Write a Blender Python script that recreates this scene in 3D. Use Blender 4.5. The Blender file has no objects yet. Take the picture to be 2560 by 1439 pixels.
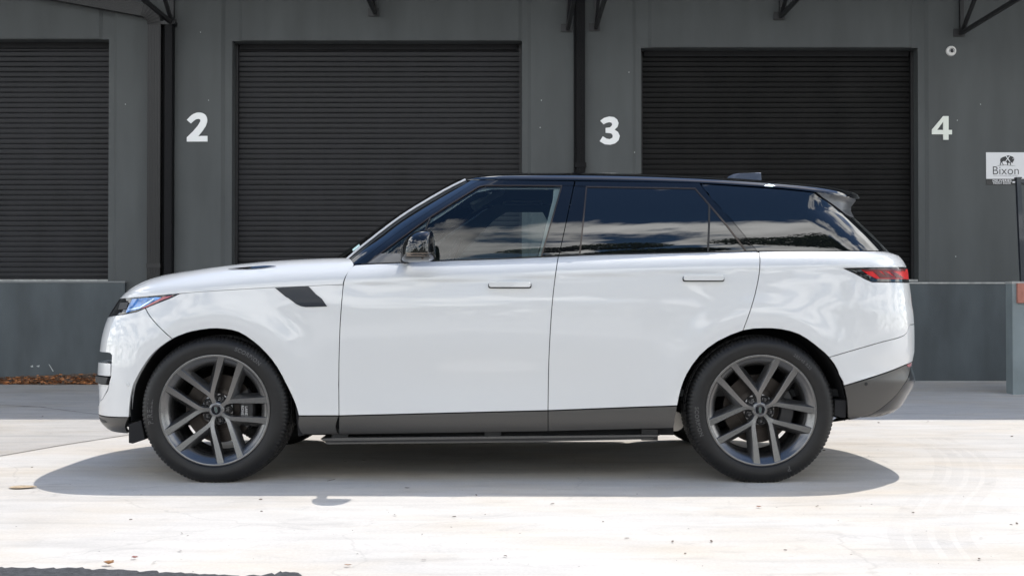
import bpy, bmesh, math, random
import numpy as np
from mathutils import Vector, Matrix
from mathutils.geometry import delaunay_2d_cdt

rng = np.random.default_rng(7)
random.seed(7)
SC = bpy.context.scene
COL = SC.collection

# ------------------------------------------------------------------ camera, world, sun, exposure
F_PX = 2912.0
TH = math.atan(35.5 / F_PX)
CAM = np.array([0.0, -6.4, 0.989])
cd = bpy.data.cameras.new("camera")
cd.sensor_width = 36.0
cd.lens = 36.0 * F_PX / 2560.0
cd.clip_start = 0.05
cd.clip_end = 2000.0
cam = bpy.data.objects.new("camera", cd)
COL.objects.link(cam)
cam.location = CAM
cam.rotation_euler = (math.pi / 2 + TH, 0, 0)
SC.camera = cam

SUN = Vector((0.31, 0.39, 1.0)).normalized()
sl = bpy.data.lights.new("sun", "SUN")
sl.energy = 2.6
sl.angle = math.radians(0.53)
sl.color = (1.0, 0.965, 0.915)
so = bpy.data.objects.new("sun", sl)
COL.objects.link(so)
so.rotation_euler = SUN.to_track_quat('Z', 'Y').to_euler()
so.location = (3, 4, 12)

SC.view_settings.view_transform = 'Standard'
SC.view_settings.look = 'None'
SC.view_settings.gamma = 1.0
SC.view_settings.exposure = 0.51
SC.view_settings.use_curve_mapping = False

W = bpy.data.worlds.new("World")
SC.world = W
W.use_nodes = True
nt = W.node_tree
nt.nodes.clear()
N = nt.nodes.new
L = nt.links.new
out = N("ShaderNodeOutputWorld")
bg = N("ShaderNodeBackground")
bg.inputs[1].default_value = 0.15
sky = N("ShaderNodeTexSky")
sky.sky_type = 'NISHITA'
sky.sun_disc = False
sky.sun_elevation = math.asin(SUN.z)
sky.sun_rotation = math.atan2(SUN.x, SUN.y)
sky.air_density = 1.0
sky.dust_density = 0.6
sky.ozone_density = 2.0
tc = N("ShaderNodeTexCoord")
sep = N("ShaderNodeSeparateXYZ")
L(tc.outputs["Generated"], sep.inputs[0])
def wmath(op, a, b=None, clamp=False):
    m = N("ShaderNodeMath")
    m.operation = op
    m.use_clamp = clamp
    for i, x in enumerate((a, b)):
        if x is None:
            continue
        if isinstance(x, (int, float)):
            m.inputs[i].default_value = x
        else:
            L(x, m.inputs[i])
    return m.outputs[0]
zc_ = wmath('ADD', wmath('MAXIMUM', sep.outputs[2], 0.0), 0.13)
cx = wmath('DIVIDE', sep.outputs[0], zc_)
cy = wmath('DIVIDE', sep.outputs[1], zc_)
comb = N("ShaderNodeCombineXYZ")
L(cx, comb.inputs[0]); L(cy, comb.inputs[1])
nz = N("ShaderNodeTexNoise")
nz.inputs["Scale"].default_value = 1.25
nz.inputs["Detail"].default_value = 9.0
nz.inputs["Roughness"].default_value = 0.56
nz.inputs["Distortion"].default_value = 0.25
mp = N("ShaderNodeMapping")
mp.inputs["Location"].default_value = (3.1, 1.7, 0.0)
mp.inputs["Scale"].default_value = (1.9, 0.9, 1.0)
L(comb.outputs[0], mp.inputs[0])
L(mp.outputs[0], nz.inputs[0])
# the lower a cloud field is seen, the more it closes up
cover = N("ShaderNodeMapRange")
L(sep.outputs[2], cover.inputs[0])
cover.inputs[1].default_value = 0.56
cover.inputs[2].default_value = 0.72
cover.inputs[3].default_value = 0.455
cover.inputs[4].default_value = 0.60
dens = wmath('MULTIPLY', wmath('SUBTRACT', nz.outputs[0], cover.outputs[0]), 14.0, clamp=True)
nz2 = N("ShaderNodeTexNoise")
nz2.inputs["Scale"].default_value = 2.6
nz2.inputs["Detail"].default_value = 6.0
L(mp.outputs[0], nz2.inputs[0])
cr = N("ShaderNodeMapRange")
L(nz2.outputs[0], cr.inputs[0])
cr.inputs[1].default_value = 0.3; cr.inputs[2].default_value = 0.7
cr.inputs[3].default_value = 9.5; cr.inputs[4].default_value = 21.0
cc = N("ShaderNodeCombineColor")
L(cr.outputs[0], cc.inputs[0])
L(wmath('MULTIPLY', cr.outputs[0], 1.0), cc.inputs[1])
L(wmath('MULTIPLY', cr.outputs[0], 0.985), cc.inputs[2])
mixc = N("ShaderNodeMix")
mixc.data_type = 'RGBA'
L(dens, mixc.inputs[0])
hsv = N("ShaderNodeHueSaturation")
hsv.inputs["Saturation"].default_value = 1.18
hsv.inputs["Value"].default_value = 0.85
L(sky.outputs[0], hsv.inputs["Color"])
L(hsv.outputs[0], mixc.inputs[6])
L(cc.outputs[0], mixc.inputs[7])
L(mixc.outputs[2], bg.inputs[0])
L(bg.outputs[0], out.inputs[0])

# ------------------------------------------------------------------ projection helpers (photo pixel -> point in the place)
ct, st = math.cos(TH), math.sin(TH)
def ray(u, v):
    a = (u - 1280.0) / F_PX
    b = (719.5 - v) / F_PX
    return np.array([a, ct - b * st, st + b * ct])
def at(u, v, Y):
    d = ray(u, v)
    k = (Y - CAM[1]) / d[1]
    return CAM + d * k
def atz(u, v, z=0.0):
    d = ray(u, v)
    k = (z - CAM[2]) / d[2]
    return CAM + d * k
def proj(x, y, z):
    dx, dy, dz = x - CAM[0], y - CAM[1], z - CAM[2]
    f = dy * ct + dz * st
    up = -dy * st + dz * ct
    return 1280 + F_PX * dx / f, 719.5 - F_PX * up / f

class Pchip:
    def __init__(s, x, y):
        x = np.asarray(x, float); y = np.asarray(y, float)
        o = np.argsort(x); x = x[o]; y = y[o]
        s.x, s.y = x, y
        h = np.diff(x); d = np.diff(y) / h
        m = np.zeros_like(y)
        for i in range(1, len(x) - 1):
            if d[i - 1] * d[i] > 0:
                w1 = 2 * h[i] + h[i - 1]; w2 = h[i] + 2 * h[i - 1]
                m[i] = (w1 + w2) / (w1 / d[i - 1] + w2 / d[i])
        m[0] = d[0]; m[-1] = d[-1]
        s.m = m
    def __call__(s, q):
        q = np.asarray(q, float)
        i = np.clip(np.searchsorted(s.x, q) - 1, 0, len(s.x) - 2)
        h = s.x[i + 1] - s.x[i]
        t = np.clip((q - s.x[i]) / h, 0, 1)
        r = ((2 * t**3 - 3 * t**2 + 1) * s.y[i] + (t**3 - 2 * t**2 + t) * h * s.m[i]
             + (-2 * t**3 + 3 * t**2) * s.y[i + 1] + (t**3 - t**2) * h * s.m[i + 1])
        r = np.where(q < s.x[0], s.y[0] + (q - s.x[0]) * s.m[0], r)
        return np.where(q > s.x[-1], s.y[-1] + (q - s.x[-1]) * s.m[-1], r)

# ------------------------------------------------------------------ materials
MATS = {}
def mat(name, col, rough=0.5, metal=0.0, coat=0.0, spec=None, ior=None, noise=None, bump=None, speck=None, emis=None, coat_rough=0.02, rnoise=None):
    """noise=(scale, amount) colour variation, bump=(scale, strength)"""
    if name in MATS:
        return MATS[name]
    m = bpy.data.materials.new(name)
    m.use_nodes = True
    t = m.node_tree
    p = t.nodes["Principled BSDF"]
    c = (col[0], col[1], col[2], 1)
    p.inputs["Base Color"].default_value = c
    p.inputs["Roughness"].default_value = rough
    p.inputs["Metallic"].default_value = metal
    p.inputs["Coat Weight"].default_value = coat
    p.inputs["Coat Roughness"].default_value = coat_rough
    if ior: p.inputs["IOR"].default_value = ior
    if spec is not None: p.inputs["Specular IOR Level"].default_value = spec
    tcn = t.nodes.new("ShaderNodeTexCoord")
    if noise:
        n = t.nodes.new("ShaderNodeTexNoise")
        n.inputs["Scale"].default_value = noise[0]
        n.inputs["Detail"].default_value = 6
        if len(noise) > 2:
            mpn = t.nodes.new("ShaderNodeMapping")
            mpn.inputs["Scale"].default_value = noise[2]
            if len(noise) > 3:
                gp = t.nodes.new("ShaderNodeNewGeometry"); t.links.new(gp.outputs["Position"], mpn.inputs[0])
            else:
                t.links.new(tcn.outputs["Object"], mpn.inputs[0])
            t.links.new(mpn.outputs[0], n.inputs[0])
        else:
            t.links.new(tcn.outputs["Object"], n.inputs[0])
        mr = t.nodes.new("ShaderNodeMapRange")
        mr.inputs[1].default_value = 0.3; mr.inputs[2].default_value = 0.7
        mr.inputs[3].default_value = 1 - noise[1]; mr.inputs[4].default_value = 1 + noise[1]
        t.links.new(n.outputs[0], mr.inputs[0])
        vm = t.nodes.new("ShaderNodeVectorMath"); vm.operation = 'SCALE'
        vm.inputs[0].default_value = col
        t.links.new(mr.outputs[0], vm.inputs["Scale"])
        t.links.new(vm.outputs[0], p.inputs["Base Color"])
        if rnoise:
            mr2 = t.nodes.new("ShaderNodeMapRange")
            mr2.inputs[1].default_value = 0.3; mr2.inputs[2].default_value = 0.7
            mr2.inputs[3].default_value = rough - rnoise; mr2.inputs[4].default_value = rough + rnoise
            t.links.new(n.outputs[0], mr2.inputs[0])
            t.links.new(mr2.outputs[0], p.inputs["Roughness"])
    if bump:
        n = t.nodes.new("ShaderNodeTexNoise")
        n.inputs["Scale"].default_value = bump[0]
        n.inputs["Detail"].default_value = 4
        t.links.new(tcn.outputs["Object"], n.inputs[0])
        b = t.nodes.new("ShaderNodeBump")
        b.inputs["Strength"].default_value = bump[1]
        b.inputs["Distance"].default_value = 0.01
        t.links.new(n.outputs[0], b.inputs["Height"])
        t.links.new(b.outputs[0], p.inputs["Normal"])
    MATS[name] = m
    return m

M_white = mat("white_paint", (0.625, 0.630, 0.626), rough=0.35, coat=0.9, ior=1.5, coat_rough=0.012)
M_black = mat("gloss_black", (0.005, 0.0055, 0.007), rough=0.015, coat=0.0, ior=1.62)
M_blackglass = mat("privacy_glass", (0.004, 0.005, 0.006), rough=0.0, ior=1.75, coat=0.0)
M_grey = mat("satin_grey_cladding", (0.085, 0.082, 0.078), rough=0.36, metal=0.55, bump=(900, 0.05))
M_plastic = mat("black_plastic", (0.012, 0.012, 0.013), rough=0.55)
M_dark = mat("dark_liner", (0.006, 0.006, 0.007), rough=0.85)
M_rubber = mat("tyre_rubber", (0.0085, 0.0082, 0.0082), rough=0.46, spec=0.35, noise=(30, 0.18), bump=(300, 0.15))
M_rubber_txt = mat("tyre_lettering", (0.060, 0.058, 0.058), rough=0.6)
M_rim = mat("satin_grey_alloy", (0.172, 0.170, 0.168), rough=0.26, metal=0.88, bump=(1500, 0.03))
M_chrome = mat("chrome", (0.75, 0.75, 0.75), rough=0.08, metal=1.0)
M_bronze = mat("bronze_trim", (0.055, 0.045, 0.04), rough=0.3, metal=0.5)
M_disc = mat("brake_iron", (0.040, 0.034, 0.030), rough=0.4, metal=0.8, noise=(20, 0.25))
M_int = mat("interior_fabric", (0.20, 0.23, 0.24), rough=0.8)
M_int_l = mat("interior_light_lining", (0.45, 0.48, 0.48), rough=0.8)
M_int_d = mat("interior_dark", (0.02, 0.022, 0.024), rough=0.6)
M_red = mat("red_lens", (0.55, 0.006, 0.007), rough=0.3, coat=0.08, spec=0.2)
M_redd = mat("deep_red_lens", (0.10, 0.003, 0.004), rough=0.25, coat=0.1, spec=0.25)
M_amber = mat("reflector_red", (0.40, 0.07, 0.08), rough=0.2, coat=1.0)
M_text_w = mat("white_print", (0.8, 0.8, 0.8), rough=0.5)

def glass_mat(name, tint, ior, rough=0.0):
    m = bpy.data.materials.new(name); m.use_nodes = True
    t = m.node_tree; t.nodes.clear()
    o = t.nodes.new("ShaderNodeOutputMaterial")
    tr = t.nodes.new("ShaderNodeBsdfTransparent"); tr.inputs[0].default_value = (*tint, 1)
    gl = t.nodes.new("ShaderNodeBsdfGlossy"); gl.inputs["Roughness"].default_value = rough
    fr = t.nodes.new("ShaderNodeFresnel"); fr.inputs[0].default_value = ior
    mx = t.nodes.new("ShaderNodeMixShader")
    t.links.new(fr.outputs[0], mx.inputs[0]); t.links.new(tr.outputs[0], mx.inputs[1]); t.links.new(gl.outputs[0], mx.inputs[2])
    t.links.new(mx.outputs[0], o.inputs[0])
    MATS[name] = m
    return m
M_glass = glass_mat("window_glass", (0.80, 0.90, 0.90), 1.65)
M_lens = glass_mat("clear_lens", (0.85, 0.92, 0.95), 1.5)
M_shield = glass_mat("windscreen_glass", (0.10, 0.13, 0.12), 1.2)

# ------------------------------------------------------------------ object helpers
def link(o, parent=None):
    COL.objects.link(o)
    if parent is not None:
        o.parent = parent
    return o
def empty(name, loc, label, cat, group=None, kind=None):
    o = bpy.data.objects.new(name, None)
    o.empty_display_size = 0.1
    o.location = loc
    COL.objects.link(o)
    tag(o, label, cat, group, kind)
    return o
def tag(o, label=None, cat=None, group=None, kind=None):
    if label: o["label"] = label
    if cat: o["category"] = cat
    if group: o["group"] = group
    if kind: o["kind"] = kind
    return o
ORG = {}
def wloc(o):
    l = Vector(o.location)
    while o.parent is not None:
        o = o.parent
        l = l + Vector(o.location)
    return l
def mesh_obj(name, verts, faces, m, parent=None, smooth=True, normals=None, origin=None, auto=None):
    """verts are world coordinates; re-expressed around the parent / given origin."""
    me = bpy.data.meshes.new(name)
    off = Vector((0, 0, 0))
    if parent is not None:
        off = wloc(parent)
    if origin is not None:
        off = Vector(origin)
    vs = [(v[0] - off.x, v[1] - off.y, v[2] - off.z) for v in verts]
    me.from_pydata(vs, [], [tuple(f) for f in faces])
    if isinstance(m, (list, tuple)):
        for x in m: me.materials.append(x)
    elif m is not None:
        me.materials.append(m)
    if smooth:
        me.polygons.foreach_set("use_smooth", [True] * len(me.polygons))
    me.update()
    if auto is not None:
        try:
            me.set_sharp_from_angle(angle=math.radians(auto))
        except Exception:
            pass
    if normals is not None:
        me.normals_split_custom_set_from_vertices([tuple(n) for n in normals])
    o = bpy.data.objects.new(name, me)
    if parent is None and origin is not None:
        o.location = off
    link(o, parent)
    return o

class MB:
    def __init__(s): s.v = []; s.f = []
    def add(s, v, f):
        b = len(s.v); s.v += [tuple(x) for x in v]; s.f += [tuple(i + b for i in q) for q in f]; return s
    def box(s, x0, x1, y0, y1, z0, z1):
        return s.add([(x0,y0,z0),(x1,y0,z0),(x1,y1,z0),(x0,y1,z0),(x0,y0,z1),(x1,y0,z1),(x1,y1,z1),(x0,y1,z1)],
            [(3,2,1,0),(4,5,6,7),(0,1,5,4),(1,2,6,5),(2,3,7,6),(3,0,4,7)])
    def bar(s, a, b, w, n=4, h=None, up=(0,0,1)):
        a = Vector(a); b = Vector(b); d = (b - a).normalized()
        upv = Vector(up)
        if abs(d.dot(upv)) > 0.98: upv = Vector((0,1,0))
        x = d.cross(upv).normalized(); y = x.cross(d).normalized()
        h = h or w
        vs = []
        for p in (a, b):
            for i in range(n):
                t = 2 * math.pi * (i + 0.5) / n
                k = math.sqrt(2) if n == 4 else 1
                vs.append(p + x * math.cos(t) * w / 2 * k + y * math.sin(t) * h / 2 * k)
        fs = [(i, (i+1) % n, n + (i+1) % n, n + i) for i in range(n)]
        fs += [tuple(range(n))[::-1], tuple(range(n, 2*n))]
        return s.add(vs, fs)
    def lathe(s, prof, c, ax=(0,-1,0), n=32, close=False):
        """prof: list of (r, h) around axis ax at centre c"""
        ax = Vector(ax).normalized()
        u = Vector((1,0,0)) if abs(ax.x) < 0.9 else Vector((0,1,0))
        u = (u - ax * u.dot(ax)).normalized(); w = ax.cross(u)
        vs = []; k = len(prof)
        for i in range(n):
            t = 2*math.pi*i/n
            dd = u*math.cos(t) + w*math.sin(t)
            for r, h in prof: vs.append(Vector(c) + dd*r + ax*h)
        fs = []
        for i in range(n):
            j = (i+1) % n
            for q in range(k-1):
                fs.append((i*k+q, i*k+q+1, j*k+q+1, j*k+q))
            if close: fs.append((i*k+k-1, i*k, j*k, j*k+k-1))
        return s.add(vs, fs)
    def build(s, name, m, parent=None, smooth=False, origin=None, auto=35, bevel=None):
        o = mesh_obj(name, s.v, s.f, m, parent, smooth, origin=origin, auto=auto if smooth else None)
        bm = bmesh.new(); bm.from_mesh(o.data)
        bmesh.ops.recalc_face_normals(bm, faces=bm.faces)
        if bevel:
            bmesh.ops.bevel(bm, geom=list(bm.edges), offset=bevel, segments=2, affect='EDGES', profile=0.5)
            for f in bm.faces: f.smooth = False
        bm.to_mesh(o.data); bm.free()
        return o

def text_mesh(body, size, offset=0.0, extrude=0.0, shear=0.0, spacing=1.0):
    c = bpy.data.curves.new("lettering", 'FONT')
    c.body = body; c.size = size; c.offset = offset; c.extrude = extrude; c.shear = shear
    c.space_character = spacing
    c.align_x = 'CENTER'; c.resolution_u = 4
    o = bpy.data.objects.new("lettering", c)
    COL.objects.link(o)
    dg = bpy.context.evaluated_depsgraph_get()
    me = bpy.data.meshes.new_from_object(o.evaluated_get(dg))
    v = [tuple(x.co) for x in me.vertices]; f = [tuple(p.vertices) for p in me.polygons]
    bpy.data.objects.remove(o); bpy.data.curves.remove(c); bpy.data.meshes.remove(me)
    return v, f

def catmull(pts, n=6):
    p = [np.array(q, float) for q in pts]
    p = [2*p[0]-p[1]] + p + [2*p[-1]-p[-2]]
    o = []
    for i in range(1, len(p)-2):
        for k in range(n):
            t = k / n
            o.append(tuple(0.5*((2*p[i]) + (-p[i-1]+p[i+1])*t + (2*p[i-1]-5*p[i]+4*p[i+1]-p[i+2])*t*t + (-p[i-1]+3*p[i]-3*p[i+1]+p[i+2])*t**3)))
    o.append(tuple(p[-2]))
    return o
# PART1 END

# ------------------------------------------------------------------ car body surfaces
YC = 1.0                      # centre plane of the car
class Corner:
    def __init__(s, L_, a, b, Wr):
        s.L, s.a, s.b = L_, a, b
        q = np.linspace(0, 1, 600)
        s.t = q ** b
        w = Wr * s.shape(s.t)
        d = np.hypot(np.diff(s.t) * L_, np.diff(w))
        s.q = q
        s.arc = np.concatenate([[0], np.cumsum(d)])
        s.A = s.arc[-1]
    def shape(s, t):
        t = np.clip(t, 0, 1)
        return (1 - (1 - t) ** s.a) ** (1 / s.b)
    def Q2t(s, Q): return np.interp(Q, s.arc, s.q) ** s.b
    def t2Q(s, t): return np.interp(np.clip(t, 0, 1) ** (1 / s.b), s.q, s.arc)

class Surf:
    def __init__(s, base, cf, cr, Xn, Xt, off=0.0, dn=0.0):
        s.base, s.cf, s.cr, s.Xn, s.Xt, s.off, s.dn = base, cf, cr, Xn, Xt, off, dn
    def w(s, X, z):
        xn = s.Xn(z) + s.dn; xt = s.Xt(z) - s.dn
        b = s.base(np.clip(X, xn, xt), z) - s.off
        return b * s.cf.shape((X - xn) / s.cf.L) * s.cr.shape((xt - X) / s.cr.L)
    def to_chart(s, X, z, ch):
        if ch == 'M': return X
        if ch == 'F':
            d = X - (s.Xn(z) + s.dn); c = s.cf
        else:
            d = (s.Xt(z) - s.dn) - X; c = s.cr
        return np.where(d < c.L, c.t2Q(d / c.L), c.A + d - c.L)
    def from_chart(s, Q, z, ch):
        if ch == 'M': return Q
        c = s.cf if ch == 'F' else s.cr
        a = np.abs(Q)
        d = np.where(a < c.A, c.Q2t(a) * c.L, a - c.A + c.L)
        return s.Xn(z) + s.dn + d if ch == 'F' else s.Xt(z) - s.dn - d
    def P(s, Q, z, ch):
        X = s.from_chart(Q, z, ch)
        w = s.w(X, z)
        if ch != 'M': w = np.where(Q < 0, -w, w)
        return np.stack([X, YC - w, z], -1)
    def PN(s, Q, z, ch):
        e = 1e-3
        p = s.P(Q, z, ch)
        a = s.P(Q + e, z, ch) - s.P(Q - e, z, ch)
        b = s.P(Q, z + e, ch) - s.P(Q, z - e, ch)
        n = np.cross(a, b)
        n /= np.linalg.norm(n, axis=-1, keepdims=True) + 1e-12
        if ch == 'R': n = -n
        return p, n
    def hit(s, u, v):
        """photo pixel -> (X, z) on the near side"""
        d = ray(u, v)
        Y = np.linspace(-0.05, 1.0, 500)
        k = (Y - CAM[1]) / d[1]
        X = CAM[0] + d[0] * k; z = CAM[2] + d[2] * k
        g = s.w(X, z) - (YC - Y)
        ins = np.nonzero((g >= 0) & (X > s.Xn(z)) & (X < s.Xt(z)))[0]
        if len(ins) == 0:
            i = int(np.argmax(np.where((X > s.Xn(z)) & (X < s.Xt(z)), g, -9)))
            return float(X[i]), float(z[i])
        i = ins[0]
        if i == 0: return float(X[0]), float(z[0])
        lo, hi = Y[i-1], Y[i]
        for _ in range(24):
            m = (lo + hi) / 2; k = (m - CAM[1]) / d[1]
            X_, z_ = CAM[0] + d[0]*k, CAM[2] + d[2]*k
            if s.w(np.array(X_), np.array(z_)) >= YC - m: hi = m
            else: lo = m
        return float(X_), float(z_)

def solve_sil(pts, corner, basew, side):
    """photo silhouette pixels -> plan extreme X as a function of z"""
    zs, xs = [], []
    t = np.linspace(0.0, 0.9, 400) ** 2
    sh = corner.shape(t)
    for u, v in pts:
        zz = at(u, v, 0.45)[2]
        for _ in range(3):
            wv = basew(zz)
            Yv = YC - wv * sh
            lo, hi = -4.0, 4.0
            for _ in range(50):
                m = (lo + hi) / 2
                Xv = m + corner.L * t if side < 0 else m - corner.L * t
                uu, _v = proj(Xv, Yv, zz)
                e = uu.min() if side < 0 else uu.max()
                if e > u: hi = m
                else: lo = m
            i = int(np.argmin(uu) if side < 0 else np.argmax(uu))
            zz = at(u, v, Yv[i])[2]
        zs.append(zz); xs.append(m)
    return Pchip(zs, xs)

# lower body
_belt = [(889, 662), (1081, 653), (1245, 647), (1395, 640.6), (1480, 637.5), (1890, 628), (2080, 627.5), (2215, 628)]
_b = [at(u, v, 0.06) for u, v in _belt]
zbelt_ = Pchip([p[0] for p in _b], [p[2] for p in _b])
def zbelt(X): return np.where(X < _b[0][0], _b[0][2], np.where(X > _b[-1][0], _b[-1][2], zbelt_(X)))
wprof = Pchip([.15, .22, .264, .30, .36, .45, .6, .8, .95, 1.08, 1.2, 1.4],
              [.88, .925, .960, .978, .992, .999, 1.008, 1.014, 1.014, 1.007, .998, .985])
WX = (-1.631, 1.367); WZ = 0.397
_cz = [at(u, v, 0.0) for u, v in ((857, 712), (1000, 705), (1245, 696.5), (1480, 689), (1890, 674.5), (2109, 670.5))]
zcrease = Pchip([p[0] for p in _cz], [p[2] for p in _cz])
def body_base(X, z):
    w = wprof(z)
    q = np.clip((0.125 - (zbelt(X) - z)) / 0.125, 0, 1.6)
    w = w - 0.074 * q ** 3 - 0.006 * q
    for wx in WX:
        d = np.hypot(X - wx, z - WZ)
        w = w + 0.013 * np.exp(-((d - 0.50) / 0.11) ** 2)
    dz = zcrease(X) - z
    fade = np.clip((X + 1.05) / 0.25, 0, 1) * np.clip((2.15 - X) / 0.2, 0, 1)
    w = w - 0.0055 * fade / (1 + np.exp(-np.clip(dz / 0.0035, -30, 30))) * np.exp(-np.clip(dz, 0, 1) / 0.09)
    mid = np.exp(-((X + 0.15) / 0.75) ** 2)
    w = w - 0.016 * mid * np.exp(-((z - 0.55) / 0.16) ** 2)
    w = w - 0.010 * np.clip((X - 0.9) / 1.5, 0, 1) ** 2 - 0.004 * np.clip((-X - 0.9) / 1.5, 0, 1)
    return w
cF = Corner(0.72, 3.0, 3.0, 1.0)
cR = Corner(0.70, 2.7, 3.0, 1.0)
nose_px = [(298.6, 746), (284, 768), (269, 793), (260, 817.6), (252, 851), (248.4, 879), (244.5, 906), (243, 930), (242, 950), (243.5, 975), (245, 1010),
           (245.8, 1033), (248.5, 1046), (254.5, 1057), (269, 1069), (290, 1077), (325, 1083)]
tail_px = [(2218, 628), (2243.5, 633), (2258, 649), (2265, 666), (2270, 690), (2272.5, 706), (2276, 730), (2279, 760), (2283, 785), (2285.5, 834), (2285.5, 874),
           (2281, 901), (2279.5, 915), (2281, 928), (2286.5, 938), (2288, 947), (2285, 959), (2273, 980), (2260, 1001), (2248, 1018), (2228, 1028), (2185, 1037), (2120, 1051)]
Xn = solve_sil(nose_px, cF, lambda z: float(wprof(z)), -1)
Xt = solve_sil(tail_px, cR, lambda z: float(wprof(z)) - 0.02, 1)
_zn_top = Xn.x[-1]; _xn_top = float(Xn.y[-1])
Xn_f = lambda z: np.where(np.asarray(z) > _zn_top, _xn_top + 0.0*np.asarray(z), Xn(z))
_zt_top = Xt.x[-1]; _xt_top = float(Xt.y[-1])
Xt_f = lambda z: np.where(np.asarray(z) > _zt_top, _xt_top, Xt(np.maximum(z, 0.2)))
BODY = Surf(body_base, cF, cR, Xn_f, Xt_f)
INNER = Surf(body_base, cF, cR, Xn_f, Xt_f, off=0.035, dn=0.085)

# greenhouse
def gh_base(X, z):
    h = z - zbelt(X)
    hc = np.clip(h, -0.06, 0.6)
    return 0.915 - 0.085 * hc - 0.62 * np.clip(hc, 0, 1) ** 2 - 0.017 * (X - 0.05) ** 2
gF = Corner(0.42, 2.0, 2.3, 0.85)
gR = Corner(0.46, 2.4, 2.8, 0.8)
ws_px = [(823, 658.5), (852, 635), (906.5, 598), (960.7, 559), (1033, 514), (1087, 483), (1123, 463), (1152, 450), (1177.5, 442.6)]
rg_px = [(2222, 628), (2184.5, 590), (2139.6, 549), (2128, 538), (2126.6, 527), (2127.5, 514.5), (2134, 505), (2144, 499), (2152, 494)]
def ghw(z): return 0.915 - 0.085*max(z-1.23, 0) - 0.62*max(z-1.23, 0)**2
gXn_ = solve_sil(ws_px, gF, ghw, -1)
gXt_ = solve_sil(rg_px, gR, lambda z: ghw(z) - 0.06, 1)
_gt = gXt_.x[-1]
gXt = lambda z: gXt_(np.minimum(z, _gt))
GH = Surf(gh_base, gF, gR, gXn_, gXt)

CAR = empty("suv_car", (-0.13, YC, 0.0), "white luxury SUV with black roof and grey wheels parked side-on before the loading doors", "car")

def densify(pts, h, closed=True):
    o = []
    n = len(pts)
    for i in range(n if closed else n - 1):
        a = np.array(pts[i]); b = np.array(pts[(i+1) % n])
        k = max(1, int(np.ceil(np.linalg.norm(b - a) / h)))
        for j in range(k): o.append(a + (b - a) * j / k)
    return np.array(o)

def chart_poly(surf, ch, px):
    o = []
    for p in px:
        if len(p) == 3:
            o.append((p[1], p[2]))
        elif p[0] is None:
            o.append((0.0, at(1280, p[1], 0.42)[2]))
        else:
            X, z = surf.hit(*p)
            o.append((float(surf.to_chart(np.array(X), np.array(z), ch)), z))
    return np.array(o)

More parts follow.
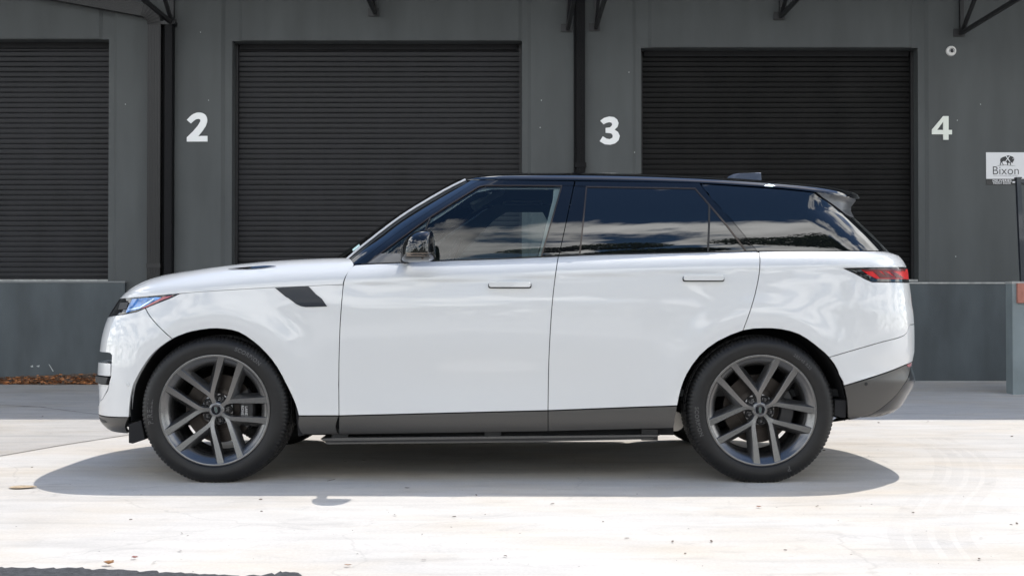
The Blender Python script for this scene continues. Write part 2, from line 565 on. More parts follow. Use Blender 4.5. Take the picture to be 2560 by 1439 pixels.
def panel(name, px, surf, ch, m, parent, h=0.03, depth=0.016, inset=0.0022, mirror='obj', off=0.0, mparent=None, raw=None, label=None):
    poly = chart_poly(surf, ch, px) if raw is None else np.array(raw)
    # drop repeated points, orient counter-clockwise
    keep = [i for i in range(len(poly)) if np.linalg.norm(poly[i] - poly[i-1]) > 1e-5]
    poly = poly[keep]
    if mirror == 'join' and not np.any(poly[:, 0] < 1e-4):
        mirror = 'obj'; mparent = parent
    A = 0.5 * np.sum(poly[:, 0] * np.roll(poly[:, 1], -1) - np.roll(poly[:, 0], -1) * poly[:, 1])
    if A < 0: poly = poly[::-1]
    d = densify(poly, h * 0.8)
    # inset along the mean edge normal
    e = np.roll(d, -1, 0) - d
    e /= np.linalg.norm(e, axis=1, keepdims=True) + 1e-12
    nrm = np.stack([-e[:, 1], e[:, 0]], 1)
    nm = nrm + np.roll(nrm, 1, 0)
    nm /= np.linalg.norm(nm, axis=1, keepdims=True) + 1e-9
    cosv = np.clip(np.sum(nm * nrm, 1), 0.45, 1)
    zero = (d[:, 0] < 1e-4) & (ch != 'M')
    d2 = d + nm * (inset / cosv)[:, None]
    d2[zero, 0] = 0.0
    d = d2
    nb = len(d)
    # interior grid
    x0, z0 = d.min(0); x1, z1 = d.max(0)
    gx = np.arange(x0 + h * 0.5, x1, h); gz = np.arange(z0 + h * 0.5, z1, h)
    G = np.array([(a, b) for a in gx for b in gz]) if len(gx) and len(gz) else np.zeros((0, 2))
    if len(G):
        ins = np.zeros(len(G), bool)
        xa, ya = d[:, 0], d[:, 1]; xb, yb = np.roll(xa, -1), np.roll(ya, -1)
        for i in range(nb):
            c = ((ya[i] > G[:, 1]) != (yb[i] > G[:, 1]))
            with np.errstate(divide='ignore', invalid='ignore'):
                xx = (xb[i] - xa[i]) * (G[:, 1] - ya[i]) / (yb[i] - ya[i] + 1e-15) + xa[i]
            ins ^= c & (G[:, 0] < xx)
        G = G[ins]
        if len(G):
            dm = np.min(np.hypot(G[:, None, 0] - d[None, :, 0], G[:, None, 1] - d[None, :, 1]), axis=1)
            G = G[dm > h * 0.45]
    allp = [Vector((a, b)) for a, b in d] + [Vector((a, b)) for a, b in G]
    r = delaunay_2d_cdt(allp, [], [list(range(nb))], 1, 1e-7)
    V = np.array([(p[0], p[1]) for p in r[0]]); Fc = [tuple(f) for f in r[2]]
    P, Nn = surf.PN(V[:, 0], V[:, 1], ch)
    # outward = away from centre plane
    sgn = np.where((Nn[:, 1] > 0), -1, 1)
    if np.mean(Nn[:, 1] < 0) < 0.5: Nn = -Nn
    P = P + Nn * off
    verts = [tuple(p) for p in P]; norms = [tuple(n) for n in Nn]
    faces = []
    for f in Fc:
        a, b, c = P[f[0]], P[f[1]], P[f[2]]
        g = np.cross(b - a, c - a)
        faces.append(f if np.dot(g, Nn[f[0]]) > 0 else f[::-1])
    # flange round the edge
    bi = list(range(nb))
    if depth > 0:
        base = len(verts)
        for i in bi:
            verts.append(tuple(P[i])); norms.append((0, 0, 0))
        for i in bi:
            verts.append(tuple(P[i] - Nn[i] * depth)); norms.append((0, 0, 0))
        ctr = P[:nb].mean(0)
        for i in bi:
            j = (i + 1) % nb
            if ch != 'M' and d[i][0] < 1e-4 and d[j][0] < 1e-4: continue
            faces.append((base + i, base + nb + i, base + nb + j, base + j))
            t = P[j] - P[i]; o_ = np.cross(t, Nn[i]); o_ /= np.linalg.norm(o_) + 1e-12
            for k in (base + i, base + j, base + nb + i, base + nb + j):
                norms[k] = tuple(np.array(norms[k]) + o_)
        for k in range(base, len(norms)):
            n = np.array(norms[k]); l = np.linalg.norm(n)
            norms[k] = tuple(n / l) if l > 0 else (0, -1, 0)
    if mirror == 'join':
        k = len(verts)
        verts += [(x, 2 * YC - y, z) for x, y, z in verts]
        norms += [(a, -b, c) for a, b, c in norms]
        faces += [tuple(i + k for i in f[::-1]) for f in faces]
    o = mesh_obj(name, verts, faces, m, parent, True, normals=norms)
    if label: o["label"] = label
    if mirror == 'obj' and mparent is not None:
        far(o, mparent)
    return o

def far(o, mparent):
    """the same piece on the far flank"""
    c = o.copy(); COL.objects.link(c)
    c.parent = mparent
    pl = wloc(mparent)
    ol = wloc(o)
    c.location = (ol.x - pl.x, 2 * YC - ol.y - pl.y, ol.z - pl.z)
    c.scale = (1, -1, 1)
    return c

# --- traced outlines (photo pixels)
def cr_(p, n=4): return catmull(p, n)
arch_f = cr_([(322, 1083), (322, 1042), (325.5, 998), (331.6, 967), (342, 943), (354.5, 921.6), (373, 894), (397, 869.6), (431, 846.6), (455, 836), (480, 828), (525, 821), (561, 822),
           (597, 830), (633.6, 853), (665, 882), (692, 916), (719, 966), (737.5, 1006.5), (746.5, 1038), (757, 1084)], 2)
arch_r = cr_([(1684, 1069), (1693.5, 1013), (1701.6, 975), (1717.4, 934), (1749, 889), (1794, 853), (1857.5, 826), (1907, 820.5), (1952, 822.7), (1997.5, 835), (2038, 862), (2074, 893.6),
           (2094.6, 925), (2108, 961), (2117, 997.5), (2118.5, 1033.6), (2115, 1050)], 2)
def cut(arch, p0, p1):
    """portion of an arch between the points nearest p0 and p1"""
    a = np.array(arch)
    i = int(np.argmin(np.hypot(*(a - p0).T))); j = int(np.argmin(np.hypot(*(a - p1).T)))
    s = arch[i:j+1] if i <= j else arch[j:i+1][::-1]
    return [tuple(p0)] + [tuple(x) for x in s[1:-1]] + [tuple(p1)]
door_f = cr_([(889, 661), (876, 670), (868, 682), (862, 697), (858, 715), (854, 760), (850, 820), (848, 880), (847, 950), (847.5, 1038)], 4)     # fender / front door
door_m = cr_([(1396, 640.5), (1393, 657), (1386, 708), (1380, 765), (1375, 840), (1371.5, 920), (1370, 1025)], 4)
door_b = cr_([(1896, 628), (1899.5, 642), (1898.5, 678), (1890, 725), (1876, 775), (1857.5, 826)], 4)
belt_px = _belt

# --- inner shell behind all gaps
def circle_arch(wx, r, n, a0, a1):
    return [(wx + r * math.cos(t), WZ + r * math.sin(t)) for t in np.linspace(a0, a1, n)]
zlow = 0.285
raw = []
def raw_chart(surf, ch, pts):
    return [(float(surf.to_chart(np.array(x), np.array(z), ch)), z) for x, z in pts]
ar = 0.50
a_ = math.asin((zlow - WZ) / ar)
front = [(-1.9, 1.02)]
pts = circle_arch(WX[0], ar, 24, math.pi - a_, a_)
polyF = [(0.0, zlow)] + raw_chart(INNER, 'F', pts) + raw_chart(INNER, 'F', [(0.35, zlow), (0.35, 1.185), (-0.85, 1.16), (-0.97, 1.05), (-1.8, 1.0)]) + [(0.0, 0.985)]
body = panel("body_shell", None, INNER, 'F', M_dark, CAR, h=0.05, depth=0, inset=0, mirror='join', raw=polyF)
pts = circle_arch(WX[1], ar, 24, a_, math.pi - a_)
polyR = [(0.0, zlow + .05)] + raw_chart(INNER, 'R', pts) + raw_chart(INNER, 'R', [(-0.2, zlow), (-0.2, 1.185), (1.0, 1.23), (1.9, 1.24)]) + [(0.0, 1.2)]
panel("body_shell", None, INNER, 'R', M_dark, CAR, h=0.05, depth=0, inset=0, mirror='join', raw=polyR)
b = MB().box(-2.2, 2.2, 0.12, 1.88, 0.27, 0.30)
# arch tunnels and floor are split so the wheels stay clear
b = MB()
b.box(-1.16, 0.9, 0.10, 1.90, 0.25, 0.30)
b.box(-2.12, -1.16, 0.42, 1.58, 0.27, 0.34)
b.box(0.9, 1.84, 0.42, 1.58, 0.27, 0.34)
b.build("floor_pan", M_dark, CAR)
for wx in WX:
    b = MB(); vs = []; n = 26
    for i in range(n):
        t = -0.13 + (math.pi + 0.26) * i / (n - 1)
        for y in (0.035, 0.40): vs.append((wx + 0.475 * math.cos(t), y, WZ + 0.475 * math.sin(t)))
    for y in (0.40,):
        k = len(vs)
    fs = [(2*i, 2*i+1, 2*i+3, 2*i+2) for i in range(n-1)]
    vs.append((wx, 0.40, WZ)); fs += [(2*i+1, 2*i+3, len(vs)-1) for i in range(n-1)]
    b.add(vs, fs)
    o = b.build("wheel_arch_liner", M_dark, CAR, smooth=True)
    far(o, CAR)

# --- hood and roof caps
def loft_cap(name, bnd, spine_x, sil, n_, m_, fixz=None, K=22, bump_x=None, m=None, parent=None, flange=0.02, sildown=None):
    """bnd: 3-D edge points on the near side from front centre to rear centre; spine_x: x on the centre line; sil: photo silhouette v(u)"""
    S = len(bnd)
    phi = np.linspace(0, math.pi / 2, K)
    rows = []
    zsp = []
    for i in range(S):
        bx, by, bz = bnd[i]
        w = YC - by
        r = np.cos(phi) ** (2 / n_[i]); hh = np.sin(phi) ** (2 / m_)
        r[-1] = 0.0
        X = spine_x[i] + (bx - spine_x[i]) * r
        if bump_x is not None: X = X + bump_x(i / (S - 1), r, w)
        Y = YC - w * r
        lo, hi = bz - 0.05, bz + 0.5
        for _ in range(40):
            mid = (lo + hi) / 2
            z = bz + (mid - bz) * hh
            u, v = proj(X, Y, z)
            if np.any(v < sil(u)): hi = mid
            else: lo = mid
        zsp.append(lo)
    zsp = np.array(zsp)
    ker = np.ones(5) / 5
    zz = np.concatenate([np.repeat(zsp[:1], 2), zsp, np.repeat(zsp[-1:], 2)])
    zsp = np.convolve(zz, ker, 'valid')
    for i in range(S):
        bx, by, bz = bnd[i]
        w = YC - by
        r = np.cos(phi) ** (2 / n_[i]); hh = np.sin(phi) ** (2 / m_); r[-1] = 0.0
        X = spine_x[i] + (bx - spine_x[i]) * r
        if bump_x is not None: X = X + bump_x(i / (S - 1), r, w)
        rows.append(np.stack([X, YC - w * r, bz + (zsp[i] - bz) * hh], 1))
    vs = []; fs = []
    R = np.array(rows)
    for i in range(S):
        for k in range(K): vs.append(tuple(R[i, k]))
    for i in range(S - 1):
        for k in range(K - 1): fs.append((i*K+k, i*K+k+1, (i+1)*K+k+1, (i+1)*K+k))
    # flange below the edge
    b0 = len(vs)
    for i in range(S): vs.append(tuple(R[i, 0]))
    for i in range(S):
        p = R[i, 0].copy(); c = np.array([spine_x[i], YC, p[2]]); dd = c - p; dd /= np.linalg.norm(dd) + 1e-9
        vs.append(tuple(p + dd * flange - np.array([0, 0, 0.004])))
    for i in range(S - 1): fs.append((b0+i, b0+i+1, b0+S+i+1, b0+S+i))
    k = len(vs)
    vs += [(x, 2*YC - y, z) for x, y, z in vs]
    fs += [tuple(j + k for j in f[::-1]) for f in fs]
    o = mesh_obj(name, vs, fs, m, parent, True)
    bm = bmesh.new(); bm.from_mesh(o.data)
    bmesh.ops.remove_doubles(bm, verts=bm.verts, dist=1e-5)
    bmesh.ops.recalc_face_normals(bm, faces=bm.faces)
    up = sum(f.normal.z * f.calc_area() for f in bm.faces)
    if up < 0:
        for f in bm.faces: f.normal_flip()
    bm.to_mesh(o.data); bm.free()
    try: o.data.set_sharp_from_angle(angle=math.radians(50))
    except Exception: pass
    return o, R

# hood edge: across the nose, over the headlight, along the flank to the door line, then up the door line
hood_line = cr_([(306, 745.6), (340, 742.5), (395, 738), (447, 733), (520, 727.5), (600, 722.5), (685, 717.7), (769, 714.4), (857, 710)], 3)
hp = [BODY.hit(*p) for p in hood_line]
hq = [float(BODY.to_chart(np.array(x), np.array(z), 'F')) for x, z in hp]
q0 = hq[0]; z0_ = hp[0][1]
zc0 = z0_ - 0.004
bnd = []
for k in range(16):
    f = k / 16
    q = q0 * f; z = zc0 + (z0_ - zc0) * f
    bnd.append(tuple(BODY.P(np.array(q), np.array(z), 'F')))
for (x, z), q in zip(hp, hq):
    bnd.append(tuple(BODY.P(np.array(q), np.array(z), 'F')))
bnd = np.array(bnd)
XN0 = bnd[0][0]
S = len(bnd); sx = []
Xs_front = XN0 + 0.62
for i, p in enumerate(bnd):
    # spine runs ahead of the edge near the nose
    d = p[0] - XN0
    sx.append(XN0 + 0.62 + max(d, 0) * (abs(-1.17 - Xs_front) / (bnd[-1][0] - XN0)))
hood_sil = Pchip([240, 298.6, 313.7, 329.5, 361, 397.5, 439.4, 491.7, 570, 649, 727, 777, 830, 900, 1400], [800, 746.8, 729, 716, 700, 689.7, 682, 674, 663.5, 654.4, 649, 646.8, 645, 643, 636])
nn = [2.6 + 4.6 * min(1, max(0, (p[0] - XN0 - 0.1) / 1.2)) for p in bnd]
def hood_bump(s, r, w):
    k = min(1, max(0, (s - 0.55) / 0.45))
    a = 1 - r
    return k * 0.075 * np.clip(a / 0.075, 0, 1) ** 0.8 * (1 - np.clip((a - .1) / .9, 0, 1)) * 0.9
hood, HR = loft_cap("hood", bnd, sx, hood_sil, nn, 1.9, m=M_white, parent=CAR, bump_x=hood_bump, flange=0.03)

# roof edge
def gpt(Q, z, ch): return GH.P(np.array(float(Q)), np.array(float(z)), ch)
roof_line = cr_([(1170, 449.5), (1201, 450), (1280, 450), (1436, 451), (1600, 453.5), (1748, 457.5), (1860, 464), (1960, 471), (2038, 480), (2088, 487.5), (2120, 493), (2138, 495)], 3)
rp = [GH.hit(*p) for p in roof_line]
qa = float(GH.to_chart(np.array(rp[0][0]), np.array(rp[0][1]), 'F'))
zA = rp[0][1]; zH = zA + 0.045
bnd = []
for k in range(14):
    f = k / 14
    bnd.append(gpt(qa * f, zH + (zA - zH) * f ** 2, 'F'))
for x, z in rp: bnd.append(GH.P(np.array(x), np.array(z), 'M'))
qr = float(GH.to_chart(np.array(rp[-1][0]), np.array(rp[-1][1]), 'R')); zR = rp[-1][1]
for k in range(1, 13):
    f = 1 - k / 12
    bnd.append(gpt(qr * f, zR + 0.02 * (1 - f ** 2), 'R'))
bnd = np.array(bnd)
S = len(bnd); arcl = np.concatenate([[0], np.cumsum(np.linalg.norm(np.diff(bnd, axis=0), axis=1))]); arcl /= arcl[-1]
xa, xb = bnd[0][0] + 0.30, bnd[-1][0] - 0.22
sx = [min(max(p[0], xa + 0.0), xb) if 14 <= i < S - 12 else (xa if i < 14 else xb) for i, p in enumerate(bnd)]
sx = np.array(sx); sx = np.linspace(0, 1, S) * 0 + np.maximum.accumulate(sx)
roof_sil = Pchip([1100, 1152, 1177.5, 1204.6, 1240, 1300, 1480, 1650, 1800, 1900, 1960, 2007, 2054.5, 2102, 2137, 2148, 2154, 2200],
                 [480, 450, 442.6, 437, 432.8, 431, 431, 436, 443.5, 450, 455, 458, 462.5, 471, 479, 485, 492, 560])
nn = []
for i, p in enumerate(bnd):
    nn.append(3.2)
roof, RR = loft_cap("roof", bnd, sx, roof_sil, nn, 1.7, m=M_black, parent=CAR, flange=0.03)
# PART2 END

# ------------------------------------------------------------------ car panels
DRC = None
def part_empty(name, parent, label=None):
    o = bpy.data.objects.new(name, None); o.empty_display_size = 0.05
    COL.objects.link(o); o.parent = parent
    if label: o["label"] = label
    return o
def pair(name):
    return part_empty(name, CAR), part_empty(name, CAR)

# fender
fN, fF = pair("front_fender")
fender_px = ([(449, 733.5)] + [p for p in hood_line if p[0] > 455] + door_f[5:-1] + [(847.5, 1038), (746.5, 1038)]
             + cut(arch_f, (746.5, 1038), (428, 848))[1:] + [(427, 841), (363.5, 770)])
# start the door line where the hood line ends
fender_px = [(449, 733.5)] + [p for p in hood_line if 455 < p[0] < 850] + [(857.6, 710.4)] + [p for p in door_f if p[1] > 711] + [(746.5, 1038)] + cut(arch_f, (746.5, 1038), (431, 846.6))[1:] + [(363.5, 770)]
panel("fender_skin", fender_px, BODY, 'F', M_white, fN, mparent=fF)
vent_px = [(687.5, 719.2), (771, 715), (790, 735), (818, 765.5), (790, 766.5), (765, 767.2), (752, 765), (740, 759.5), (715, 742)]
panel("fender_vent", vent_px, BODY, 'F', mat("vent_satin_navy", (0.010, 0.014, 0.022), rough=0.3, coat=0.12, spec=0.3), fN, h=0.02, off=0.003, depth=0.006, inset=0, mparent=fF)
panel("sill_cladding", [(747, 1039), (847.5, 1039), (848, 1085), (757.5, 1084)], BODY, 'F', M_grey, fN, off=0.002, mparent=fF)

# doors
dfN, dfF = pair("front_door")
front_white = belt_px[:1] + belt_px[1:3] + [(1396, 640.5)] + door_m[1:] + [(847.5, 1038)] + door_f[::-1][1:-1]
panel("door_skin", front_white, BODY, 'M', M_white, dfN, h=0.017, mparent=dfF)
panel("sill_cladding", [(847.5, 1039), (1370, 1026), (1370, 1077), (848, 1085)], BODY, 'M', M_grey, dfN, off=0.002, mparent=dfF)
drN, drF = pair("rear_door")
rear_white = [(1396, 640.5), (1480, 637.5), (1890, 628)] + door_b[1:-1] + cut(arch_r, (1857.5, 826), (1693.5, 1013)) + [(1370, 1025)] + door_m[::-1][1:-1]
panel("door_skin", rear_white, BODY, 'M', M_white, drN, h=0.017, mparent=drF)
panel("sill_cladding", [(1370, 1026), (1693, 1014), (1684, 1069), (1370, 1077)], BODY, 'M', M_grey, drN, off=0.002, mparent=drF)

# rear quarter, bumper, valance
seam_b = cr_([(2072.5, 892.6), (2143, 872), (2206, 854), (2260, 838), (2275, 811)], 3)
quarter_px = ([(1896, 628), (1990, 627.5), (2080, 627.5), (2160, 627.5), (2215, 627.5), (None, 627.5), (None, 668), (2267, 668), (2109, 670.5), (2135, 682), (2161, 696.5), (2180, 704.7), (2272, 706.5), (None, 706.5),
               (None, 811)] + seam_b[::-1][:-1] + cut(arch_r, (2072.5, 892.6), (1857.5, 826)) + door_b[::-1][1:-1])
panel("rear_quarter_panel", quarter_px, BODY, 'R', M_white, CAR, h=0.02, mirror='join')
tl = panel("tail_lamp", [(None, 668.5), (2267, 668.5), (2112, 671), (2135, 681.7), (2161, 696), (2180, 704.2), (2272, 706), (None, 706)], BODY, 'R', M_black, CAR, h=0.02, mirror='join', inset=0.001)
panel("red_lens", [(2152, 673.5), (2240, 672.5), (2267.5, 672.5), (2270.5, 698), (2190, 696.5), (2170, 686.5)], BODY, 'R', M_red, tl, h=0.02, off=0.0025, depth=0.004, inset=0, mirror='join')
for (a0, w_) in ((2182, 14), (2203, 9), (2222, 10)):
    panel("lamp_louvre", [(a0, 679), (a0 + w_, 678.5), (a0 + w_ + 26, 695), (a0 + 17, 695)], BODY, 'R', M_redd, tl, h=0.02, off=0.004, depth=0.003, inset=0, mirror='join')
panel("lens_band", [(2152, 673.5), (2262, 672), (2262, 677.5), (2162, 678.5)], BODY, 'R', M_redd, tl, h=0.02, off=0.0042, depth=0.003, inset=0, mirror='join')
panel("rear_bumper", seam_b + [(None, 811), (None, 902)] + cr_([(2279, 904), (2227, 926), (2164, 947), (2109, 963.5)], 3) + cut(arch_r, (2109, 963.5), (2072.5, 892.6))[1:-1], BODY, 'R', M_white, CAR, mirror='join')
diag = cr_([(2277, 914), (2270.6, 942.6), (2258, 963.5), (2237, 990.6), (2206, 1017.7), (2177, 1035.4), (2150, 1043)], 3)
clad = panel("bumper_cladding", cr_([(2109, 964.5), (2164, 948), (2227, 927), (2278, 905)], 3) + diag + [(2116, 1050)] + cut(arch_r, (2116, 1050), (2109, 963.5))[1:-1], BODY, 'R', M_grey, CAR, mirror='join')
panel("rear_valance", diag[:-1] + [(2150, 1043.5), (None, 1046), (None, 905), (2279, 905)], BODY, 'R', mat('valance_dark', (0.012, 0.014, 0.018), rough=0.22, spec=0.35), CAR, mirror='join')
panel("reflector", [(2267, 911), (2278.5, 904.5), (2277.5, 914.5), (2270, 917)], BODY, 'R', M_amber, clad, h=0.02, off=0.003, depth=0.004, inset=0, mirror='join')

# front bumper, headlamps, lower trim
fb_px = [(431, 846.6), (363.5, 770), (342.5, 778.7), (310, 785.5), (272, 792), (None, 793), (None, 880), (268, 881), (276, 882.5), (279.6, 888), (279, 915), (277.5, 940), (270.5, 974), (258, 995), (246.5, 1012), (None, 1012), (None, 1034), (256, 1038.5), (275, 1041), (322, 1042)] \
        + cut(arch_f, (322, 1042), (431, 846.6))[1:-1]
fb = panel("front_bumper", fb_px, BODY, 'F', M_white, CAR, h=0.025, mirror='join', depth=0.03)
panel("intake_fin", [(None, 907), (276, 907), (275.5, 940.5), (None, 940.5)], BODY, 'F', M_white, fb, h=0.02, mirror='join', off=-0.001, depth=0.05)
panel("intake_trim", [(None, 942), (274, 942), (269, 959.5), (None, 959.5)], BODY, 'F', M_plastic, fb, h=0.02, mirror='join', off=0.009, depth=0.04)
panel("intake_fin", [(None, 961), (268.5, 961), (266.5, 974), (255, 995), (246.5, 1009), (None, 1011)], BODY, 'F', M_white, fb, h=0.02, mirror='join', off=-0.006, depth=0.04)
sk = panel("lower_skid_trim", [(None, 1035), (256, 1039.5), (275, 1042), (322, 1043), (322, 1083), (None, 1083)], BODY, 'F', M_grey, CAR, h=0.025, mirror='join')
panel("fog_slot", [(249, 1043), (262, 1050.5), (268, 1055), (262, 1056.5), (252, 1052)], BODY, 'F', M_plastic, sk, h=0.015, off=0.002, depth=0.004, inset=0, mirror='join')
hl = panel("headlamp", [(None, 748), (299, 747.5), (395, 739), (447, 733.8), (405, 752.5), (363.5, 769.7), (342.5, 778), (310, 784.8), (272, 791.5), (None, 792)], BODY, 'F', M_black, CAR, h=0.02, mirror='join', inset=0.0012, depth=0.01)
M_blue = mat("blue_lamp_face", (0.05, 0.15, 0.36), rough=0.14, metal=0.5, coat=1.0, noise=(22, 0.55))  # mottled blue tone for part of the headlamp face
M_lampsil = mat("lamp_reflector", (0.45, 0.55, 0.62), rough=0.15, metal=0.9)
panel("lamp_reflector", [(331, 747.5), (392, 742.5), (404, 743.2), (378, 757), (350, 772), (315, 781.5), (322, 765)], BODY, 'F', M_blue, hl, h=0.02, off=0.002, depth=0.003, inset=0, mirror='join')
panel("side_marker", [(407, 742), (434, 738), (404, 750.5), (365, 768), (352, 771.5), (380, 757)], BODY, 'F', M_amber, hl, h=0.02, off=0.0022, depth=0.003, inset=0, mirror='join')
panel("light_guide", [(384, 746.5), (388, 747.5), (352, 770), (322, 776), (322, 773.5), (350, 767.5)], BODY, 'F', M_lampsil, hl, h=0.02, off=0.004, depth=0.003, inset=0, mirror='join')
panel("projector_lens", [(302, 757), (322, 755), (317, 772), (296, 774)], BODY, 'F', M_plastic, hl, h=0.02, off=0.003, depth=0.003, inset=0, mirror='join')

# sensors on the bumpers
def sensor(u, v, r, m_, parent, ch):
    X, z = BODY.hit(u, v)
    Y = YC - float(BODY.w(np.array(X), np.array(z)))
    o = MB().lathe([(0.0, 0.0035), (r * .7, 0.0035), (r * .75, 0.002), (r * .95, 0.002), (r, 0.0)], (X, Y, z), (-0.06 if u < 1280 else 0.05, -1, 0), 20).build("parking_sensor", m_, parent, smooth=True)
    far(o, parent)
sensor(320.5, 960, 0.011, M_white, fb, 'F')
sensor(2165, 959, 0.010, M_plastic, clad, 'R')

# greenhouse
strip_c = catmull([(853, 659.5), (888, 629), (909, 611.5), (963, 569.3), (1015, 532), (1087, 488.5), (1130, 465), (1164, 448.5)], 3)
def offs(line, d):
    a = np.array(line); t = np.gradient(a, axis=0); t /= np.linalg.norm(t, axis=1, keepdims=True)
    return [tuple(x) for x in a + np.stack([-t[:, 1], t[:, 0]], 1) * d]
seam_a = catmull([(890, 660.5), (924.5, 635), (978.7, 593), (1051, 543), (1123, 498), (1177.5, 463), (1201, 451.5)], 3)
up_l, dn_l = offs(strip_c, -1.3), offs(strip_c, 1.9)
wsraw = [(0.0, 1.10)]
p0 = GH.hit(*up_l[0])
wsraw.append((float(GH.to_chart(np.array(p0[0]), np.array(1.10), 'F')), 1.10))
for p in up_l:
    X, z = GH.hit(*p); wsraw.append((float(GH.to_chart(np.array(X), np.array(z), 'F')), z))
for k in range(8):
    f = 1 - (k + 1) / 8
    wsraw.append((qa * 0.97 * f, zH + (zA - zH) * f ** 2 - 0.004))
ws = panel("windscreen", None, GH, 'F', M_shield, CAR, raw=wsraw, mirror='join', inset=0.0, depth=0.004, h=0.03)
M_strip = mat("pillar_trim_highlight", (0.72, 0.73, 0.74), rough=0.35, metal=0.4)  # pale base colour stands in for the sky highlight along the trim
pN, pF = pair("roof_pillar")
panel("pillar_trim", up_l + dn_l[::-1], GH, 'F', M_strip, pN, h=0.015, inset=0, off=0.003, depth=0.008, mparent=pF)
panel("pillar_skin", dn_l + [(1201, 450.8)] + seam_a[::-1], GH, 'F', M_black, pN, inset=0.0012, mparent=pF)
# thin raised step along the pillar, paler than the pillar skin
stepl = offs(strip_c, 7.0)
panel("pillar_step", stepl + offs(strip_c, 8.5)[::-1], GH, 'F', mat("pillar_bead", (0.10, 0.11, 0.12), rough=0.2, metal=0.5), pN, h=0.015, inset=0, off=0.003, depth=0.006, mparent=pF)
dlo_f = catmull([(917, 658.5), (979, 611.5), (1076, 540.5), (1141, 499.8), (1190, 469.5)], 3) + [(1199, 465), (1211, 462.8)]
panel("window_frame", seam_a + [(1436, 453), (1434, 464), (1405, 463.8)] + dlo_f[::-1], GH, 'M', M_black, dfN, inset=0.0014, mparent=dfF)
panel("pillar_cover", [(1406, 464), (1433.6, 464.3), (1396.5, 640), (1353, 641.5)], GH, 'M', M_black, dfN, inset=0.0006, mparent=dfF)
trim_in = [(920, 658.5), (980.5, 613.3), (1077.5, 543), (1142.5, 502), (1198, 468), (1211, 465.3), (1402.8, 466)]
trim_out = [(917, 658.5), (979, 611.5), (1076, 540.5), (1141, 499.8), (1197, 465.6), (1211, 462.8), (1405.5, 463.5)]
panel("window_trim", trim_out + trim_in[::-1], GH, 'M', M_bronze, dfN, inset=0, off=0.003, h=0.02, depth=0.005, mparent=dfF)
panel("window_trim", [(1402.5, 465), (1405.8, 465), (1354.8, 641), (1351.2, 641)], GH, 'M', M_bronze, dfN, inset=0, off=0.003, h=0.02, depth=0.005, mparent=dfF)
panel("window_glass", trim_in + [(1352, 641), (1245, 647.3), (1081, 653.3), (1000, 657)], GH, 'M', M_glass, dfN, inset=0, depth=0, off=-0.002, mparent=dfF)
panel("window_divider", [(1074.5, 542), (1078.5, 541), (1060, 590), (1055, 590)], GH, 'M', M_plastic, dfN, inset=0, off=0.002, h=0.02, depth=0.01, mparent=dfF)
M_sail = mat("sail_panel_grey", (0.10, 0.10, 0.105), rough=0.35, coat=0.5)
panel("mirror_sail", [(919, 658.3), (951, 634), (1003, 633), (1040, 633), (1040, 654.5)], GH, 'M', M_sail, dfN, inset=0, off=0.003, h=0.02, depth=0.01, mparent=dfF)

seam_c = catmull([(1748.5, 457.5), (1773.7, 490), (1817, 536.5), (1860, 587), (1893, 628)], 3)
panel("window_frame", [(1437.5, 453)] + [(1600, 454.5)] + seam_c + [(1867, 628.5), (1817, 562), (1777, 515), (1738, 470.5), (1466, 466), (1437, 465)], GH, 'M', M_black, drN, inset=0.0014, mparent=drF)
panel("pillar_cover", [(1435, 465.3), (1465.5, 466.5), (1448.5, 637.5), (1397.5, 640)], GH, 'M', M_black, drN, inset=0.0012, mparent=drF)
ti = [(1468, 469), (1737, 473), (1775, 517), (1815, 564.5), (1863, 628.5)]
to = [(1466, 466), (1738, 470), (1777.5, 514.5), (1818, 562), (1867.5, 628.5)]
panel("window_trim", to + ti[::-1], GH, 'M', M_bronze, drN, inset=0, off=0.003, h=0.02, depth=0.005, mparent=drF)
panel("window_trim", [(1464.5, 466), (1468, 466), (1451, 637.5), (1447.2, 637.5)], GH, 'M', M_bronze, drN, inset=0, off=0.003, h=0.02, depth=0.005, mparent=drF)
panel("window_glass", ti + [(1449.5, 637.7)], GH, 'M', M_blackglass, drN, inset=0, off=-0.001, mparent=drF)
panel("window_divider", [(1771, 513), (1775.5, 517), (1772, 629), (1767.5, 629.5)], GH, 'M', M_plastic, drN, inset=0, off=0.003, h=0.02, depth=0.006, mparent=drF)
qgl = [(1753, 460), (1860, 467), (1960, 474), (2036, 482), (2066, 502.5), (2125, 544.5), (2173, 591.5), (2196, 611), (2206, 627.5), (2050, 627.5), (1896, 627.5)] + seam_c[::-1][:-1]
qg = panel("quarter_window", qgl, GH, 'R', M_blackglass, CAR, inset=0.0018, mparent=CAR)
fin_px = [(2041, 481), (2100, 489), (2126, 493.8), (2138, 497), (None, 498), (None, 540), (2126, 541.5), (2067, 500.5)]
M_fin = mat("spoiler_gloss", (0.035, 0.038, 0.044), rough=0.38, coat=0.25, coat_rough=0.2)
panel("rear_spoiler", fin_px, GH, 'R', M_fin, CAR, inset=0.0012, mirror='join')
panel("rear_window", [(None, 541), (2127.5, 545), (2174.5, 590.5), (2198, 611), (2208, 627.5), (None, 628)], GH, 'R', M_blackglass, CAR, inset=0.001, mirror='join')
# belt moulding
panel("belt_moulding", [(905, 659.6), (1081, 651.5), (1245, 645.5), (1395, 639), (1395, 642), (1245, 648.5), (1081, 654.5), (905, 662)], GH, 'M', M_plastic, dfN, inset=0, off=0.006, h=0.02, depth=0.02, mparent=dfF)
panel("belt_moulding", [(1398, 638.6), (1480, 635.6), (1890, 626.3), (1892, 629), (1480, 638.6), (1398, 641.6)], GH, 'M', M_plastic, drN, inset=0, off=0.006, h=0.02, depth=0.02, mparent=drF)

